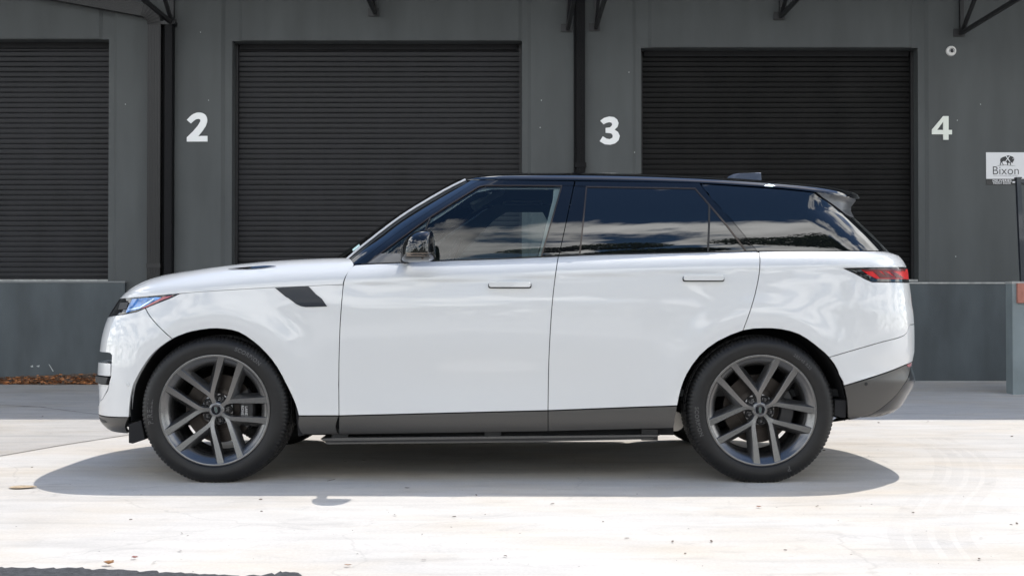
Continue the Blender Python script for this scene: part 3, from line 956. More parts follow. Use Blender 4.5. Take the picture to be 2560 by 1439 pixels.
# cowl below the windscreen
b = MB()
b.box(-1.10, -0.80, 0.14, 1.86, 1.10, 1.155)
b.build("cowl_panel", M_dark, CAR)
# roof fin
fb_ = [at(1812, 449, YC), at(1906, 449, YC)]
fn = MB()
prof = [(1815, 447, 0), (1822, 441, .5), (1834, 435.5, .85), (1850, 433, 1), (1880, 432, .9), (1899, 431.5, .55), (1902, 431.8, .35)]
vs = []
for u, v, hw in prof:
    p = at(u, v, YC); q = at(u, 452, YC)
    hw_ = 0.006 + 0.028 * hw
    vs += [(q[0], YC - hw_ * 1.25, q[2]), (p[0], YC - hw_ * 0.35, p[2] - 0.004), (p[0], YC, p[2]), (p[0], YC + hw_ * 0.35, p[2] - 0.004), (q[0], YC + hw_ * 1.25, q[2])]
fs = []
for i in range(len(prof) - 1):
    for k in range(4): fs.append((i*5+k, i*5+k+1, i*5+k+6, i*5+k+5))
fs.append((0, 1, 2, 3, 4)); e_ = (len(prof)-1)*5; fs.append((e_+4, e_+3, e_+2, e_+1, e_))
fn.add(vs, fs); fn.build("roof_antenna", mat("antenna_grey", (0.045, 0.05, 0.06), rough=0.25, coat=0.6), CAR, smooth=True)

# hood vent laid on the hood surface
from mathutils.bvhtree import BVHTree
def bvh(o):
    dg = bpy.context.evaluated_depsgraph_get(); dg.update()
    off = wloc(o)
    vs = [Vector(v.co) + off for v in o.data.vertices]
    return BVHTree.FromPolygons(vs, [tuple(p.vertices) for p in o.data.polygons])
HB = bvh(hood)
def on_hood(u, v, lift=0.003):
    d = Vector(ray(u, v)); r = HB.ray_cast(Vector(CAM), d)
    if r[0] is None: return None
    n = r[1] if r[1].z > 0 else -r[1]
    return r[0] + n * lift
def on_hood_xy(x, y, lift=0.003):
    r = HB.ray_cast(Vector((x, y, 3)), Vector((0, 0, -1)))
    return r[0] + Vector((0, 0, lift)) if r[0] is not None else None
ctl = [(571, 674, .5), (600, 672.2, 1.6), (630, 670.5, 2.4), (660, 668.3, 2.2), (680, 667.2, 1.0), (690, 667.6, .4)]
# the vent is a slot running along the hood about 0.62 m from the centre line
vs = []; ok = True
pts = []
for u, v, hw in catmull(ctl, 3):
    p = on_hood(u, v)
    if p is None: ok = False; break
    pts.append((p, hw))
if ok:
    for p, hw in pts:
        for s_ in (-1, 1):
            q = on_hood_xy(p.x, p.y + s_ * 0.0065 * hw, 0.002) or p
            vs.append(q)
    fs = [(2*i, 2*i+1, 2*i+3, 2*i+2) for i in range(len(pts)-1)]
    hv = MB().add(vs, fs)
    k = len(vs); vs2 = [v + Vector((0, 0, 0.004)) for v in vs]
    hv = MB().add(vs2, fs)
    o = hv.build("hood_vent", M_black, hood, smooth=True)
    far(o, hood)

# ------------------------------------------------------------------ door handles
def handle(u0, u1, vt, vb, tilt, parent, mp_):
    b = MB()
    p0 = at(u0, vt, -0.03); p1 = at(u1, vb, -0.03)
    x0, x1, z1, z0 = p0[0], p1[0], p0[2], p1[2]
    Xm = (x0 + x1) / 2; zm = (z0 + z1) / 2
    def yb(x, z): return YC - float(BODY.w(np.array(x), np.array(z)))
    n = 26; r = (z1 - z0) / 2
    # dark plate set low behind the handle, painting the shade below it
    def outline(gx, gz, dz):
        o = []
        for i in range(n):
            t = 2*math.pi*i/n
            c, s = math.cos(t), math.sin(t)
            ex = (x1 - x0)/2 + gx - r*0.9; 
            o.append((Xm + (ex if c > 0 else -ex) + c * r*0.9, zm + dz + (abs(s)**0.6)*math.copysign(1, s) * (r + gz) + tilt * (c)))
        return o
    o1 = outline(0.004, 0.0005, -0.0055)
    vs = [(x, yb(x, z) - 0.0015, z) for x, z in o1] + [(x, yb(x, z) + 0.01, z) for x, z in o1]
    fs = [tuple(range(n))[::-1]] + [(i, (i+1) % n, n+(i+1) % n, n+i) for i in range(n)]
    h1 = MB().add(vs, fs).build("handle_shade_plate", M_dark, parent)
    o2 = outline(0, 0, 0)
    layers = []
    for k, (sc, dy) in enumerate(((0.97, 0.0), (1.0, -0.012), (0.97, -0.020), (0.86, -0.024))):
        layers.append([(Xm + (x - Xm) * (1 - (1-sc)*0.25), yb(Xm, zm) + dy, zm + (z - zm) * sc) for x, z in o2])
    vs = sum(layers, [])
    fs = []
    for k in range(3):
        fs += [(k*n+i, k*n+(i+1) % n, (k+1)*n+(i+1) % n, (k+1)*n+i) for i in range(n)]
    fs.append(tuple(range(3*n, 4*n)))
    h2 = MB().add(vs, fs).build("door_handle", M_white, parent, smooth=True, auto=50)
    far(h1, mp_); far(h2, mp_)
handle(1222, 1327, 704.5, 717.5, 0.0, dfN, dfF)
handle(1710, 1811.5, 687.5, 701, 0.0, drN, drF)

# ------------------------------------------------------------------ running board
def prism_y(pts_px, y0, y1, Yref, name, m, parent, lip=0.0):
    P = [at(u, v, Yref) for u, v in pts_px]
    n = len(P)
    vs = [(p[0], y0, p[2]) for p in P] + [(p[0], y1, p[2]) for p in P]
    fs = [tuple(range(n)), tuple(range(n, 2*n))[::-1]] + [(i, n+i, n+(i+1) % n, (i+1) % n) for i in range(n)]
    return MB().add(vs, fs).build(name, m, parent)
rbN, rbF = pair("running_board")
rb = prism_y([(801, 1096), (845, 1094), (1300, 1089.5), (1652, 1086), (1640, 1091), (1300, 1095.5), (830, 1101), (806, 1100)], 0.02, 0.20, 0.02, "step_tread", mat("step_tread_alloy", (0.09, 0.088, 0.085), rough=0.4, metal=0.6), rbN)
rb2 = prism_y([(806, 1100), (830, 1101), (1300, 1096), (1640, 1091.5), (1632, 1096), (1300, 1101.5), (820, 1106.5)], 0.03, 0.19, 0.03, "step_body", M_plastic, rbN)
rb3 = prism_y([(812, 1105.5), (1300, 1101), (1634, 1095), (1630, 1097), (1300, 1104.5), (818, 1109.5)], 0.025, 0.19, 0.025, "step_edge", M_grey, rbN)
for o in (rb, rb2, rb3): far(o, rbF)
for u in (850, 1230, 1620):
    p = at(u, 1088, 0.1)
    o = MB().box(p[0] - 0.04, p[0] + 0.05, 0.06, 0.3, 0.225, 0.29).build("step_bracket", M_plastic, rbN); far(o, rbF)
M_flap = M_dark
prism = [(322, 1060), (322, 1106), (332, 1108), (362, 1098), (352, 1050)]
o = prism_y(prism, 0.02, 0.30, 0.02, "mud_flap", M_flap, CAR); far(o, CAR)
o = prism_y([(2088, 1000), (2086, 1038), (2104, 1043), (2114, 1042), (2115, 1000)], 0.02, 0.12, 0.02, "mud_flap", M_flap, CAR); far(o, CAR)
o = prism_y([(738, 1020), (745, 1090), (762, 1086), (755, 1030)], 0.03, 0.30, 0.02, "mud_flap", M_flap, CAR); far(o, CAR)
# muffler seen between the sill and the rear tyre
o = MB().lathe([(0, 0), (0.05, 0), (0.055, 0.01), (0.055, 0.5), (0, 0.5)], (0.93, 0.75, 0.31), (0, -1, 0), 20).build("silencer", mat("muffler_steel", (0.45, 0.42, 0.38), rough=0.4, metal=0.8), CAR, smooth=True)
for y in (0.55, 1.45):
    MB().bar((0.5, y, 0.30), (1.9, y, 0.38), 0.06, 8).build("exhaust_pipe", M_plastic, CAR)

# ------------------------------------------------------------------ wing mirrors
mN, mF = pair("wing_mirror")
sil = catmull([(998, 640), (999.5, 622), (1005, 606), (1014, 592.5), (1032, 579), (1050, 573.8), (1066, 573), (1077, 576), (1083, 586), (1085, 604), (1085.5, 622), (1085, 637), (1081.5, 646.5), (1070, 652.5), (1050, 654), (1030, 654.5), (1011, 653.5), (1001, 648), (998, 640)], 2)[:-1]
cxm, czm = (1052 - 0), 616
lay = []
K_ = 16
for k in range(K_):
    th_ = math.pi / 2 * k / (K_ - 1)
    d = math.sin(th_) ** 1.1
    y = -0.055 - 0.155 * d
    s_ = max(0.0, math.cos(th_)) ** 0.55
    cu, cv = 1048 + 2 * d, 616 + 13 * d
    row = []
    for u, v in sil:
        uu = cu + (u - cu) * s_; vv = cv + (v - cv) * s_
        # the nose side sweeps back towards the body
        q = max(0.0, (1048 - uu) / 50)
        p = at(uu, vv, -0.12)
        row.append((p[0], y + 0.055 * q ** 2 * (0.4 + 0.6 * d), p[2], v, uu))
    lay.append(row)
n = len(sil)
VV = [(p[0], p[1], p[2]) for r in lay for p in r]
zs_split = at(1050, 628, -0.12)[2]
up_f, lo_f, band_f = [], [], []
for k in range(K_ - 1):
    for i in range(n):
        j = (i + 1) % n
        f = (k*n+i, k*n+j, (k+1)*n+j, (k+1)*n+i)
        zc = sum(VV[q][2] for q in f) / 4
        (up_f if zc > zs_split else lo_f).append(f)
back = tuple(range(n))
def sub(name, fs, m, parent):
    used = sorted({i for f in fs for i in f}); mp__ = {a: b for b, a in enumerate(used)}
    bmo = MB().add([VV[i] for i in used], [tuple(mp__[i] for i in f) for f in fs])
    return bmo.build(name, m, parent, smooth=True, auto=60)
o1 = sub("mirror_cap", up_f, M_black, mN)
o2 = sub("mirror_shell", lo_f + [back], mat("mirror_lower_gloss", (0.008, 0.0075, 0.007), rough=0.08, spec=0.5), mN)
pz = at(1050, 629.5, -0.19)
# slim indicator strip and lens line
VVb = []
def mir_pt(t_ang, v, push):
    return None
st_ = []
for u in np.linspace(1012, 1083.5, 14):
    for v in (632.5, 640.5):
        p = at(u, v, -0.12)
        st_.append((p[0], v))
mb = MB(); vs = []
BM = bvh(o2)
for u in np.linspace(1016, 1083, 16):
    for v in (632.0, 640.5):
        r_ = BM.ray_cast(Vector(CAM), Vector(ray(u, v)))
        p = r_[0] if r_[0] is not None else Vector(at(u, v, -0.15))
        vs.append(p + Vector((0, -0.002, 0)))
fs = [(2*i, 2*i+1, 2*i+3, 2*i+2) for i in range(15)]
o3 = MB().add(vs, fs).build("indicator_strip", mat("indicator_lens", (0.13, 0.095, 0.07), rough=0.15, coat=1.0), mN, smooth=True)
r_ = BM.ray_cast(Vector(CAM), Vector(ray(1056, 644.5)))
pc = r_[0] if r_[0] is not None else Vector(at(1056, 644.5, -0.2))
o4 = MB().lathe([(0, 0.004), (0.006, 0.003), (0.0075, 0)], pc, (0, -1, -0.3), 14).build("camera_lens", M_bronze, mN, smooth=True)
p = at(1008, 645, 0.0)
o5 = MB().bar((p[0] + 0.03, -0.08, p[2] + 0.01), (p[0] + 0.0, 0.10, p[2] - 0.005), 0.05, 10, h=0.045).build("mirror_arm", M_plastic, mN, smooth=True)
pg = at(1086, 612, -0.12)
gl = MB().lathe([(0, 0), (0.075, 0.0), (0.08, -0.004)], (pg[0] - 0.022, -0.10, pg[2] - 0.005), (1, 0, 0), 20).build("mirror_glass", M_chrome, mN)
for o in (o1, o2, o3, o4, o5, gl): far(o, mF)

# ------------------------------------------------------------------ cabin
b = MB(); b.box(-0.98, -0.62, 0.20, 1.80, 1.02, 1.16); b.box(-1.0, -0.85, 0.2, 1.8, 1.14, 1.18)
b.build("dashboard", M_int_d, CAR, bevel=0.02)
MB().box(-1.0, 1.9, 0.16, 1.84, 0.46, 0.50).build("cabin_floor", M_int_d, CAR)
hl_v = []; hl_f = []
for i in range(24):
    x = -0.34 + 2.14 * i / 23
    zt = 1.715 - 0.02 * ((x - 0.2) / 1.0) ** 2 - (0.05 * max(0, -x - 0.1) ** 1.2) * 2.4
    for j in range(11):
        w_ = -0.66 + 1.32 * j / 10
        hl_v.append((x, YC + w_, zt - 0.05 * abs(w_ / 0.66) ** 4))
hl_f = [(i*11+j, i*11+j+1, (i+1)*11+j+1, (i+1)*11+j) for i in range(23) for j in range(10)]
MB().add(hl_v, hl_f).build("headliner", M_int, CAR, smooth=True)
# inner lining ring round each front side window (a frame 3 cm inboard)
def lining(name, outer, inner, m, parent_near, mp_, off):
    raw_o = [GH.hit(*p) for p in outer]; raw_i = [GH.hit(*p) for p in inner]
    vs = []; fs = []
    for (X, z) in raw_o + raw_i:
        vs.append((X, YC - float(GH.w(np.array(X), np.array(z))) + off, z))
    n = len(raw_o)
    fs = [(i, i+1, n+i+1, n+i) for i in range(n-1)]
    o = MB().add(vs, fs).build(name, m, parent_near)
    far(o, mp_)
outer = [(900, 650), (1000, 590), (1080, 536), (1180, 472), (1215, 462), (1420, 462), (1412, 540), (1360, 645)]
inner = [(1055, 650), (1090, 610), (1130, 572), (1200, 520), (1240, 492), (1350, 492), (1362, 530), (1338, 645)]
# near side keeps a slim lining, the far side shows the wide one
slim = [(940, 655), (1000, 603), (1085, 550), (1190, 480), (1230, 472), (1385, 472), (1382, 500), (1345, 645)]
raw_o = [GH.hit(*p) for p in outer]
def lin(name, A_, B_, m, parent, flip, off):
    vs = []
    for p in A_ + B_:
        X, z = GH.hit(*p)
        y = YC - float(GH.w(np.array(X), np.array(z))) + off
        vs.append((X, 2*YC - y if flip else y, z))
    n = len(A_)
    MB().add(vs, [(i, i+1, n+i+1, n+i) for i in range(n-1)]).build(name, m, parent)
lin("pillar_lining", outer, slim, M_int_l, dfN, False, 0.035)
lin("pillar_lining", [(935, 650), (1005, 600), (1085, 547), (1195, 474), (1230, 458), (1440, 458), (1440, 540), (1440, 645)],
    [(1085, 645), (1120, 600), (1160, 560), (1225, 500), (1262, 478), (1375, 478), (1400, 520), (1380, 645)], M_int, dfF, True, 0.035)
# far front grab handle, sun visor, steering wheel
hx = [at(u, 505, 1.60) for u in (1262, 1350)]
gh_ = MB()
z_ = at(1300, 508, 1.60)[2]
gh_.bar((hx[0][0], 1.58, z_ + 0.012), (hx[1][0], 1.58, z_ + 0.012), 0.016, 8)
gh_.bar((hx[0][0], 1.58, z_ + 0.014), (hx[0][0] - .01, 1.66, z_), 0.018, 8)
gh_.bar((hx[1][0], 1.58, z_ + 0.014), (hx[1][0] + .01, 1.66, z_), 0.018, 8)
gh_.bar((hx[0][0], 1.57, z_ - 0.012), (hx[1][0], 1.57, z_ - 0.012), 0.010, 8)
gh_.build("grab_handle", M_int_l, CAR, smooth=True)
v0 = at(1185, 506, 0.75)
MB().add([(v0[0]-.02, 0.55, v0[2]-.02), (v0[0]+.17, 0.55, v0[2]+.06), (v0[0]+.19, 0.55, v0[2]+.075), (v0[0], 0.55, v0[2]-.035),
          (v0[0]-.02, 0.95, v0[2]-.02), (v0[0]+.17, 0.95, v0[2]+.06), (v0[0]+.19, 0.95, v0[2]+.075), (v0[0], 0.95, v0[2]-.035)],
         [(0,1,2,3),(7,6,5,4),(0,4,5,1),(1,5,6,2),(2,6,7,3),(3,7,4,0)]).build("sun_visor", M_int_l, CAR)
sw = MB(); vs = []; fs = []
cxs, cys, czs = at(1118, 640, 0.58)
ax = Vector((-0.9, 0, 0.42)).normalized(); u_ = Vector((0, 1, 0)); w_ = ax.cross(u_)
n1, n2 = 32, 8
for i in range(n1):
    t = 2*math.pi*i/n1; d = u_*math.cos(t) + w_*math.sin(t)
    for j in range(n2):
        s2 = 2*math.pi*j/n2
        vs.append(Vector((cxs, cys, czs - 0.06)) + d*(0.18 + 0.015*math.cos(s2)) + ax*0.015*math.sin(s2))
fs = [(i*n2+j, i*n2+(j+1) % n2, ((i+1) % n1)*n2+(j+1) % n2, ((i+1) % n1)*n2+j) for i in range(n1) for j in range(n2)]
sw.add(vs, fs)
c0 = Vector((cxs, cys, czs - 0.06))
for t in (0, math.pi, -math.pi/2): sw.bar(c0, c0 + (u_*math.cos(t) + w_*math.sin(t))*0.17, 0.03, 6)
sw.lathe([(0, 0.03), (0.05, 0.02), (0.06, -0.02), (0, -0.02)], c0, ax, 16)
sw.build("steering_wheel", M_int_d, CAR, smooth=True)
for y in (0.58, 1.42):
    x = 0.42
    s_ = MB()
    prof_s = [(-0.12, .86), (-.10, .98), (.06, 1.0), (.10, 1.05), (.22, 1.42), (.26, 1.46), (.33, 1.45), (.34, 1.40), (.26, .95), (.2, .84)]
    n = len(prof_s)
    vs = [(x + a, y - .25, z) for a, z in prof_s] + [(x + a, y + .25, z) for a, z in prof_s]
    fs = [tuple(range(n))[::-1], tuple(range(n, 2*n))] + [(i, (i+1) % n, n+(i+1) % n, n+i) for i in range(n)]
    s_.add(vs, fs)
    s_.box(x + .26, x + .36, y - .13, y + .13, 1.47, 1.64)
    s_.build("seat", M_int, CAR, bevel=0.015)
MB().box(1.2, 1.35, 0.35, 1.65, 0.9, 1.5).build("rear_seat", M_int, CAR, bevel=0.03)
# registration sticker low on the windscreen
sg = MB(); vs = []
for u, v in ((881.5, 624), (898.5, 611), (900.5, 616), (883.5, 629)):
    X, z = GH.hit(u, v)
    q = float(GH.to_chart(np.array(X), np.array(z), 'F'))
    P_, N_ = GH.PN(np.array([q]), np.array([z]), 'F')
    n_ = N_[0] if N_[0][1] < 0 else -N_[0]
    vs.append(P_[0] + n_ * 0.003)
MB().add(vs, [(0, 1, 2, 3)]).build("inspection_sticker", mat("sticker_pale", (0.45, 0.62, 0.60), rough=0.5), ws)

# ------------------------------------------------------------------ wheels
WH = part_empty("wheel", CAR)
WH.location = (WX[0] + 0.13, -YC, WZ)       # outer face of the front near wheel lies at Y = 0
WC = (WX[0], 0.0, WZ)
prof = [(.297, -.012), (.304, .004), (.307, .010), (.315, .014), (.327, .018), (.343, .021), (.359, .020), (.374, .014), (.387, .005)]
sh = [(.3965, -.004), (.4025, -.013), (.4060, -.024), (.4075, -.038), (.4085, -.056), (.4088, -.0565), (.4090, -.080), (.4092, -.0805), (.4095, -.108), (.4096, -.1085), (.4098, -.125), (.4098, -.1255), (.4098, -.145)]
half = prof + sh
full = half + [(r, -0.29 - c) for r, c in half[::-1][1:]]
NB_, PER = 112, 4
nth = NB_ * PER
vs = []; k = len(full)
for i in range(nth):
    a = 2 * math.pi * i / nth
    ph = i % PER
    for j, (r, c) in enumerate(full):
        rr = r
        jj = min(j, k - 1 - j)
        if 9 <= jj <= 13 and ph >= PER - 1: rr -= 0.005
        if jj in (8,) and ph >= PER - 1: rr -= 0.004
        if jj in (14, 15): rr -= 0.007
        if jj in (18, 19): rr -= 0.007
        if 16 <= jj <= 17 and (i + 2) % PER == 0 and (i // PER) % 2 == 0: rr -= 0.005
        z = WC[2] + rr * math.sin(a)
        if z < 0.001: z = 0.001
        bul = 0.0
        if math.sin(a) < -0.9 and rr < 0.385: bul = 0.004 * ((-math.sin(a) - 0.9) / 0.1)
        vs.append((WC[0] + rr * math.cos(a), -(c + (bul if j < k/2 else -bul)), z))
fs = []
for i in range(nth):
    j2 = (i + 1) % nth
    for j in range(k - 1): fs.append((i*k+j, j2*k+j, j2*k+j+1, i*k+j+1))
tyre = mesh_obj("tyre", vs, fs, M_rubber, WH, True, auto=38)
# fine ribs moulded in the sidewall
for r_ in (0.318, 0.3235, 0.3625, 0.3665):
    pass
rim = MB().lathe([(.299, -.012), (.3055, .006), (.3045, .011), (.299, .0125), (.2925, .0095), (.290, .006), (.279, -.001), (.265, -.012), (.253, -.028), (.246, -.050), (.243, -.08), (.240, -.12), (.238, -.24), (.27, -.26), (.29, -.27)], WC, (0, -1, 0), 96)
rim.build("rim", M_rim, WH, smooth=True, auto=60)
path = [(.022, .016, -.030, .020), (.040, .030, -.028, .0215), (.060, .0405, -.025, .0225), (.085, .0470, -.0195, .0235), (.125, .0495, -.012, .0255), (.18, .0515, -.0045, .0285), (.24, .0540, .003, .033), (.2925, .0570, .0095, .0375)]
def spoke_mesh(sg):
    P = [np.array(q) for q in catmull(path, 3)]
    vs = []; n = len(P)
    for i, p in enumerate(P):
        a = P[max(i-1, 0)]; b_ = P[min(i+1, n-1)]
        t = (b_ - a)[:2]; t /= np.linalg.norm(t); nx = np.array([-t[1], t[0]])
        hw = p[3] / 2
        # flanks lean away from the face; the side towards the wide window is broader
        outer = 0.020 + 0.006 * math.sin(math.pi * i / n)
        inner = 0.004
        sec = [(-hw - inner, p[2] - .046), (-hw - inner*0.6, p[2] - .012), (-hw, p[2] - .0015), (-hw + .0015, p[2]), (hw - .0015, p[2]), (hw, p[2] - .0015), (hw + outer*0.45, p[2] - .018), (hw + outer, p[2] - .046)]
        for s_, c in sec:
            q = p[:2] + nx * s_
            vs.append((WC[0] + q[0], -c, WC[2] + sg * q[1]))
    m_ = len(sec)
    fs = [(i*m_+j, i*m_+j+1, (i+1)*m_+j+1, (i+1)*m_+j) for i in range(n-1) for j in range(m_-1)]
    fs.append(tuple(range(m_))); fs.append(tuple(range((n-1)*m_, n*m_)))
    return MB().add(vs, fs)
rot_parts = []
for sg in (1, -1):
    o = spoke_mesh(sg).build("spoke", M_rim, WH, smooth=True, auto=24)
    rot_parts.append(o)
    for q in range(1, 5):
        c = o.copy(); COL.objects.link(c); c.parent = WH; c.rotation_euler = (0, -math.radians(72 * q), 0); rot_parts.append(c)
hub = MB().lathe([(0, -.028), (.030, -.028), (.036, -.029), (.044, -.034), (.050, -.048), (.086, -.060), (.088, -.085), (0, -.085)], WC, (0, -1, 0), 40).build("hub", M_rim, WH, smooth=True)
M_nut = mat("lug_black", (0.015, 0.015, 0.017), rough=0.2, coat=0.6)
nut = MB()
nut.lathe([(0, -.036), (.009, -.037), (.0125, -.043), (.013, -.062)], (WC[0] + .063, 0, WC[2]), (0, -1, 0), 6)
nb = nut.build("lug_nut", M_nut, WH, smooth=True, auto=30)
rot_parts.append(nb)
seat = MB().lathe([(.0145, -.050), (.021, -.044), (.023, -.052), (.024, -.065)], (WC[0] + .063, 0, WC[2]), (0, -1, 0), 20).build("lug_seat", M_rim, WH, smooth=True)
rot_parts.append(seat)
for src in (nb, seat):
    for q in range(1, 5):
        c = src.copy(); COL.objects.link(c); c.parent = WH; c.rotation_euler = (0, -math.radians(72 * q), 0); rot_parts.append(c)
cap = MB().lathe([(.0255, -.0265), (.027, -.0235), (.030, -.0235), (.0315, -.028)], WC, (0, -1, 0), 40).build("cap_ring", M_chrome, WH, smooth=True)
cap2 = MB().lathe([(0, -.0245), (.026, -.0255)], WC, (0, -1, 0), 32).build("centre_cap", M_black, WH, smooth=True)
M_badge = mat("badge_green", (0.03, 0.09, 0.06), rough=0.3, metal=0.4)
def badge(rot):
    vs = []; fs = []
    for q, (ra, rb_) in enumerate(((.0175, .0085), (.0150, .0065))):
        for i in range(24):
            t = 2*math.pi*i/24
            x, z = ra*math.cos(t), rb_*math.sin(t)
            vs.append((x*math.cos(rot) - z*math.sin(rot), 0.0232, x*math.sin(rot) + z*math.cos(rot)))
    ring = MB().add([(WC[0]+x, y, WC[2]+z) for x, y, z in vs], [(i, (i+1) % 24, 24+(i+1) % 24, 24+i) for i in range(24)])
    a = ring.build("badge_ring", M_chrome, WH)
    inn = MB().add([(WC[0]+x, y + .0004, WC[2]+z) for x, y, z in vs[24:]], [tuple(range(24))])
    b_ = inn.build("badge", M_badge, WH)
    tv, tf = text_mesh("LAND\nROVER", 0.0075, 0.0002)
    tv = np.array(tv); tv[:, 1] -= (tv[:, 1].max() + tv[:, 1].min()) / 2
    P = [(WC[0] + x*math.cos(rot) - y*math.sin(rot), 0.0228, WC[2] + x*math.sin(rot) + y*math.cos(rot)) for x, y, _ in tv]
    c_ = mesh_obj("badge_lettering", P, tf, M_chrome, WH, False)
    c_["kind"] = "stuff"
    return [a, b_, c_]
badge(math.radians(-80))
valve = MB().lathe([(0, -.030), (.004, -.030), (.0045, -.045), (.0035, -.055)], (WC[0] + .262*math.cos(math.radians(146)), 0, WC[2] + .262*math.sin(math.radians(146))), (0, -1, 0), 10).build("valve", M_chrome, WH, smooth=True)
# brakes: they do not turn with the rim
disc = MB().lathe([(.07, -.105), (.09, -.118), (.115, -.118), (.116, -.112), (.188, -.112), (.190, -.115), (.190, -.150), (.08, -.150)], WC, (0, -1, 0), 64).build("brake_disc", M_disc, WH, smooth=True)
cal = MB()
cal.v = []
def caliper(a0, a1, r0, r1, c0, c1):
    vs = []; fs = []; n = 10
    for i in range(n):
        a = math.radians(a0 + (a1 - a0) * i / (n - 1))
        for r, c in ((r0, c0), (r0 + .01, c1), (r1 - .012, c1), (r1, c0), (r1, c0 - .05), (r0, c0 - .05)):
            vs.append((WC[0] + r*math.cos(a), -c, WC[2] + r*math.sin(a)))
    for i in range(n-1):
        for j in range(6): fs.append((i*6+j, i*6+(j+1) % 6, (i+1)*6+(j+1) % 6, (i+1)*6+j))
    fs.append(tuple(range(6))); fs.append(tuple(range((n-1)*6, n*6)))
    return MB().add(vs, fs)
calo = caliper(-32, 34, .118, .205, -.085, -.070).build("brake_caliper", mat("caliper_black", (0.012, 0.012, 0.013), rough=0.3, coat=0.7), WH, smooth=True, auto=30)
tv, tf = text_mesh("LAND\nROVER", 0.021, 0.0)
P = [(WC[0] + .160 - y * 1.0 - .02, 0.0685, WC[2] + .012 - (x)) for x, y, _ in tv]
P = [(WC[0] + .150 + y, 0.0685, WC[2] - .012 - x) for x, y, _ in tv]
ct_ = mesh_obj("caliper_lettering", P, tf, M_text_w, WH, False); ct_["kind"] = "stuff"
hubback = MB().lathe([(0, -.15), (.10, -.15), (.12, -.20), (.07, -.30), (0, -.30)], WC, (0, -1, 0), 20).build("knuckle", M_dark, WH, smooth=True)
susp = MB().bar((WC[0] - .02, .18, WC[2] - .10), (WC[0] + .02, .55, WC[2] - .02), .05, 6).build("control_arm", M_plastic, WH)

def side_text(body, size, r_mid, a_mid, flip=False, spacing=1.15, bold=.002):
    """raised letters bent round the sidewall; a_mid in degrees, photo sense"""
    tv, tf = text_mesh(body, size, bold * size / .03 * .4, spacing=spacing)
    out_ = []
    am = math.radians(a_mid)
    def cprof(r):
        return float(np.interp(r, [.307, .315, .327, .343, .359, .374, .387], [.010, .014, .018, .021, .020, .014, .005]))
    for x, y, _ in tv:
        if not flip:
            r = r_mid + (y - size * .35); a = am - x / r_mid
        else:
            r = r_mid - (y - size * .35); a = am + x / r_mid
        out_.append((r * math.cos(a), -(cprof(r) + .0012), r * math.sin(a)))
    return out_, tf
def put_text(name, body, size, rm, am, wheel, flip=False):
    v, f = side_text(body, size, rm, am, flip)
    o = bpy.data.meshes.new(name); o.from_pydata([tuple(x) for x in v], [], f); o.materials.append(M_rubber_txt)
    ob = bpy.data.objects.new(name, o); COL.objects.link(ob); ob.parent = wheel; ob["kind"] = "stuff"
    return ob

def copy_wheel(loc, rotz, spin):
    w = WH.copy(); COL.objects.link(w); w.parent = CAR; w.location = loc; w.rotation_euler = (0, 0, rotz)
    for ch in wheel_children:
        if ch.name.startswith("caliper_lettering"): continue
        c = ch.copy(); COL.objects.link(c); c.parent = w
        if ch.name.split(".")[0] not in ("tyre", "brake_caliper", "caliper_lettering", "knuckle", "control_arm", "brake_disc"):
            c.rotation_euler = (0, ch.rotation_euler.y - math.radians(spin), 0)
    return w
wheel_children = list(WH.children)
wr = copy_wheel((WX[1] + 0.13, -YC, WZ), 0, -11.5)
wf2 = copy_wheel((WX[0] + 0.13, YC, WZ), math.pi, 20)
wr2 = copy_wheel((WX[1] + 0.13, YC, WZ), math.pi, 50)
put_text("sidewall_lettering", "SCORPION", 0.030, 0.356, 58, WH)
put_text("sidewall_lettering", "PIRELLI", 0.040, 0.352, 181, WH)
put_text("sidewall_lettering", "285/45 R22", 0.023, 0.352, 50, wr)
put_text("sidewall_lettering", "SCORPION", 0.030, 0.356, 190, wr, True)
put_text("sidewall_lettering", "PIRELLI", 0.040, 0.352, -75, wr)

# ------------------------------------------------------------------ warehouse
YW = 8.37
def wx(u, Y=YW): return float(at(u, 720, Y)[0])
def wz(v, Y=YW): return float(at(1280, v, Y)[2])
M_wall = mat("painted_render", (0.066, 0.072, 0.0725), rough=0.66, noise=(2.2, 0.15, (1.3, 1.0, 0.28)), bump=(160, 0.22))
M_wall2 = mat("painted_render_dock", (0.062, 0.074, 0.080), rough=0.7, noise=(2.0, 0.24, (1.6, 1.0, 0.5)), bump=(120, 0.3))
M_lip = mat("bare_concrete_lip", (0.36, 0.36, 0.345), rough=0.8, noise=(14, 0.25))
BLD = empty("warehouse_building", (0, YW, 0), "dark grey warehouse wall with three roller doors and loading dock", "building")
REC = 0.22
ops = [(-7.9, wx(270), wz(703), wz(99)), (wx(579), wx(1305), wz(703), wz(103)), (wx(1603), wx(2297), wz(703), wz(120))]
XS = sorted({-16.0, 16.0} | {o[0] for o in ops} | {o[1] for o in ops}); ZS = sorted({0.0, 7.0} | {o[2] for o in ops} | {o[3] for o in ops})
vid = {}; vs = []; fs = []
def vv(x, y, z):
    k = (round(x, 5), round(y, 5), round(z, 5))
    if k not in vid: vid[k] = len(vs); vs.append((x, y, z))
    return vid[k]
for i in range(len(XS)-1):
    for j in range(len(ZS)-1):
        xm, zm = (XS[i]+XS[i+1])/2, (ZS[j]+ZS[j+1])/2
        if any(o[0] < xm < o[1] and o[2] < zm < o[3] for o in ops): continue
        fs.append((vv(XS[i], YW, ZS[j]), vv(XS[i+1], YW, ZS[j]), vv(XS[i+1], YW, ZS[j+1]), vv(XS[i], YW, ZS[j+1])))
